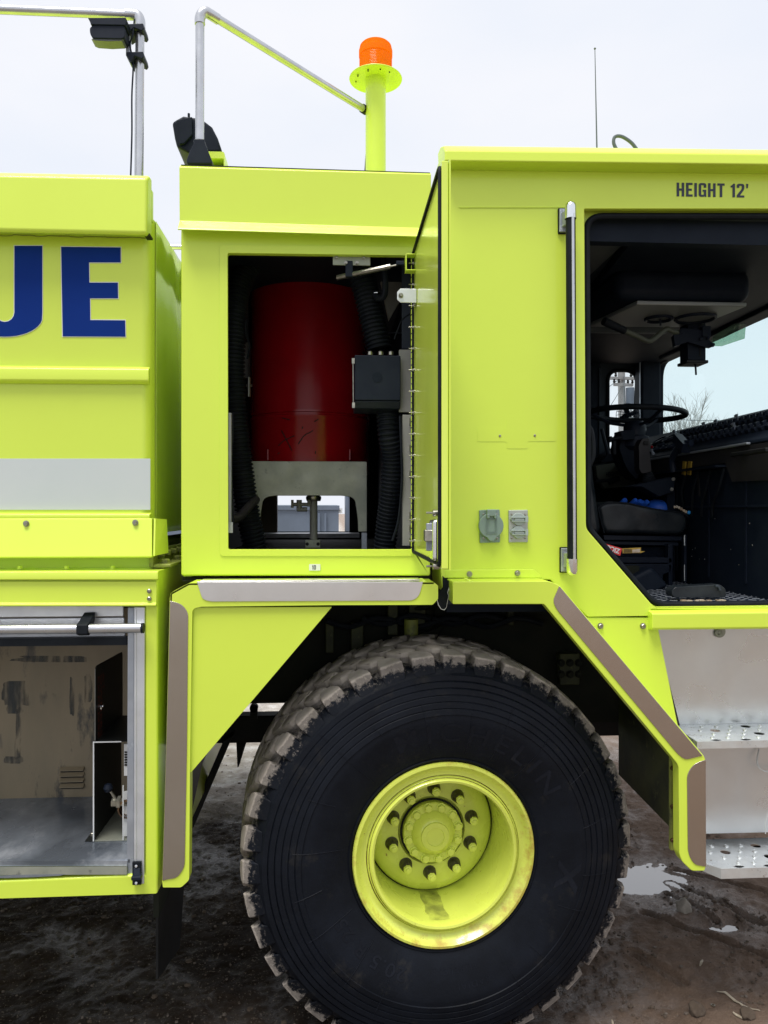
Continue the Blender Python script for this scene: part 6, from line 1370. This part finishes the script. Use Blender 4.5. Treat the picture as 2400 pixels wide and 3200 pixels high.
# driver's seat
Ys = .72
seat_px = [(1868, 1582), (1895, 1570), (1925, 1567), (1965, 1570), (2010, 1580), (2060, 1590), (2110, 1596), (2135, 1600), (2150, 1612), (2152, 1640), (2140, 1664), (2120, 1672), (2000, 1668), (1892, 1668), (1880, 1640)]
m = MB(); m.pprism(seat_px, Ys, Ys + .46); seat = m.build('driver_seat', 'vinyl_seat', cab, bevel=.022, seg=4)
m = MB(); m.tube(smoothpath([P(1869, 1583, Ys - .002), P(1876, 1620, Ys - .004), P(1888, 1666, Ys - .002)], 5), .004, 8); m.tube(smoothpath([P(u, v + 4, Ys + .006) for u, v in seat_px[:9]], 3), .004, 8); m.build('seat_piping', 'rubber', seat)
m = MB(); m.pprism([(1885, 1672), (2135, 1676), (2130, 1690), (1888, 1688)], Ys + .03, Ys + .44); m.build('seat_pan', 'plastic', seat, bevel=.003)
m = MB(); m.tube(smoothpath([P(2105, 1585, Ys + .03), P(2116, 1584, Ys + .02), P(2128, 1590, Ys + .01), P(2140, 1598, Ys + .01), P(2150, 1602, Ys + .01)], 5), .006, 6, rf=lambda i: .003 + .005 * abs(math.sin(i * 2.1))); m.build('torn_foam', 'paper', seat)
m = MB(); q = P(2153, 1602, Ys); m.lathe([(0, -.010), (.008, -.004), (.007, .006), (0, .011)], q, (0, 0, 1), 10); tag(m.build('bottle_cap', 'glove_light', None), 'small bright blue cap on the front corner of the driver seat', 'bottle cap')
vs, fs = text_mesh('Seats', .03); w_ = max(v.x for v in vs); a = P(2005, 1618, Ys - .0015); b = P(2048, 1620, Ys); sx = (b.x - a.x) / w_
m = MB(); m.add([(a.x + v.x * sx, Ys - .0015, a.z + v.y * sx) for v in vs], fs); m.build('seat_mark', 'cab_brown', seat, recalc=False)
m = MB(); m.box(XC0 + .06, XC0 + .09, .6, 1.25, zfl + .3, zfl + .95)
bk = MB(); bk.prism([P(1800, 1250, .62), P(1838, 1330, .62), P(1853, 1400, .62), P(1852, 1440, .62), P(1868, 1560, .62), P(1882, 1665, .62), P(1800, 1690, .62)], (0, .5, 0)); bk.build('backrest', 'vinyl_seat', seat, bevel=.03, seg=4)
m = MB(); m.pprism([(1870, 1690), (2120, 1694), (2122, 1706), (1880, 1702)], Ys + .05, Ys + .40); m.pprism([(1900, 1740), (2100, 1742), (2102, 1760), (1912, 1760)], Ys + .02, Ys + .42); m.pprism([(2088, 1700), (2104, 1700), (2102, 1870), (2090, 1870)], Ys + .02, Ys + .06)
m.pprism([(1920, 1762), (2100, 1762), (2098, 1786), (2074, 1795), (2066, 1866), (2058, 1866), (2060, 1800), (2040, 1786), (1950, 1786)], Ys + .02, Ys + .4); m.build('seat_base', 'plastic', seat, bevel=.004)
m = MB()
for k in range(7): m.tube([P(1900, 1712 + 4 * k, Ys + .1), P(2080, 1712 + 4 * k, Ys + .1)], .005, 5)
m.build('suspension_bellows', 'cab_dark', seat)
m = MB(); m.obox((P(1985, 1790, .6) + P(2040, 1850, .6)) / 2, (P(2040, 1850, .6) - P(1985, 1790, .6)) / 2, (0, .05, 0), (.06, 0, .03)); m.build('seat_damper', 'cab_dark', seat, bevel=.02)
m = MB(); m.pbox(2138, 1672, 2146, 1820, Ys + .02, Ys + .05); m.build('seat_post', 'alu_grey', seat) if 0 else m.build('seat_post', 'plastic', seat)
m = MB(); m.tube([P(2139, 1672, Ys + .015), P(2139, 1705, Ys + .015)], .003, 5); m.tube([P(2139, 1765, Ys + .015), P(2139, 1815, Ys + .015)], .002, 5); m.build('worn_edge', 'label_white', seat)
# engine cover side at the far end of the seat
m = MB(); m.box(1.50, 1.85, 1.35, 2.2, zfl, 2.0); m.build('engine_cover', 'cab_dark', cab, bevel=.03)
# gloves on the seat
def glove(fingers, palm, label):
    m = MB()
    for f in fingers: m.tube(smoothpath([P(*q) for q in f], 4), .013, 10, rf=lambda i, n=len(smoothpath([P(*q) for q in f], 4)): .0135 * math.sqrt(max(.04, 1 - max(0, (i - n * .72) / (n * .30)) ** 2)))
    if palm:
        c_, rx, ry, rz = palm; c_ = P(*c_); bmm = bmesh.new(); bmesh.ops.create_uvsphere(bmm, u_segments=24, v_segments=14, radius=1)
        m.add([c_ + Vector((v.co.x * rx, v.co.y * ry, v.co.z * rz * (1 - .35 * v.co.x))) for v in bmm.verts], [[x.index for x in f.verts] for f in bmm.faces]); bmm.free()
    return tag(m.build('glove', 'glove', None, smooth=60), label, 'glove')
glove([[(1925, 1584, 1.0), (1938, 1578, .98), (1952, 1563, .95)], [(1940, 1584, 1.02), (1950, 1575, .99), (1953, 1562, .96)]], None, 'blue glove at the back of the driver seat with only fingertips showing')
glove([[(1962, 1584, 1.0), (1975, 1574, .95), (1988, 1562, .92)], [(1978, 1586, 1.0), (1990, 1574, .94), (2003, 1566, .91)], [(1994, 1588, 1.0), (2004, 1578, .94), (2012, 1568, .92)], [(2002, 1590, 1.0), (2012, 1580, .93), (2024, 1567, .90)]], ((2062, 1590, 1.0), .075, .07, .045), 'blue glove on the driver seat with four fingers raised and palm to the right')
# tags under the seat
m = MB(); rp = [(1886, 1697), (1944, 1714), (1938, 1737), (1880, 1715)]; m.pprism(rp, .30, .303); rt = tag(m.build('seat_tag', 'red_tag', None), 'red tag with white lettering upside down, hanging below the driver seat', 'tag')
vs, fs = text_mesh('ZICO', .03); w_ = max(v.x for v in vs); h_ = max(v.y for v in vs); o_ = P(1938, 1717, .2985); ex = (P(1896, 1703, .2985) - o_) / w_; ey = (P(1934, 1731, .2985) - o_) / h_
m = MB(); m.add([o_ + ex * v.x + ey * v.y for v in vs], fs); m.build('tag_lettering', 'label_white', rt, recalc=False)
m = MB(); m.pprism([(1944, 1714), (2003, 1711), (2003, 1722), (2016, 1723), (2003, 1728), (1946, 1729)], .40, .403); yt = tag(m.build('seat_tag', 'yellow_tag', None), 'yellow printed tag with a torn end beside the red tag below the seat', 'tag')
m = MB(); 
for k in range(4): m.pbox(1950, 1716 + 3 * k, 1974, 1717.2 + 3 * k, .3985, .3995)
m.build('tag_print', 'cab_brown', yt); m = MB(); m.pprism([(1976, 1718), (2000, 1715), (2000, 1726), (1976, 1728)], .3975, .3985); m.build('tag_patch', 'paper', yt)
# rolled bolster on the floor by the door
m = MB(); m.pprism(round_poly([(2099, 1846), (2112, 1834), (2250, 1826), (2268, 1840), (2270, 1862), (2262, 1868), (2110, 1868), (2100, 1862)], 7, 4), .13, .19)
ro = tag(m.build('cushion', 'vinyl_seat', None, bevel=.018, seg=4), 'black padded cushion lying on the cab floor at the door sill', 'cushion'); 
m = MB(); m.tube(smoothpath([P(2235, 1832, .128), P(2245, 1834, .128), P(2250, 1845, .126)], 4), .006, 6); m.build('scuff', 'cab_grey', ro)
m = MB(); rd3 = random.Random(8)
for k in range(26): q = P(rd3.uniform(2122, 2262), 1871, rd3.uniform(.085, .115)); q.z = zfl + .004; s = rd3.uniform(.002, .006); m.obox(q, (s * 1.6, 0, 0), (0, s, 0), (0, 0, s * .6))
tag(m.build('crumbs', 'paper', None), 'pale foam crumbs scattered on the floor along the cushion', 'debris', kind='stuff')
# lime jamb seen behind the bulging seal
m = MB(); m.pprism([(1815, 1330), (1838, 1352), (1846, 1400), (1840, 1440), (1815, 1460)], .12, .16); jm = m.build('door_jamb', 'lime', cab, bevel=.004)
m = MB(); m.cyl(P(1826, 1393, .11), P(1845, 1392, .11), .006, n=10); m.lathe([(.010, 0), (.010, .008), (0, .01)], P(1838, 1392, .11), (1, 0, 0), 12); m.build('striker', 'chrome', jm)
m = MB(); m.tube(smoothpath([P(1829, 1270, .10), P(1832, 1320, .10), P(1846, 1348, .10), P(1852, 1390, .10), P(1850, 1432, .10), P(1836, 1462, .10), P(1830, 1490, .10)], 6), .012, 10); m.build('bulging_seal', 'rubber', cab)
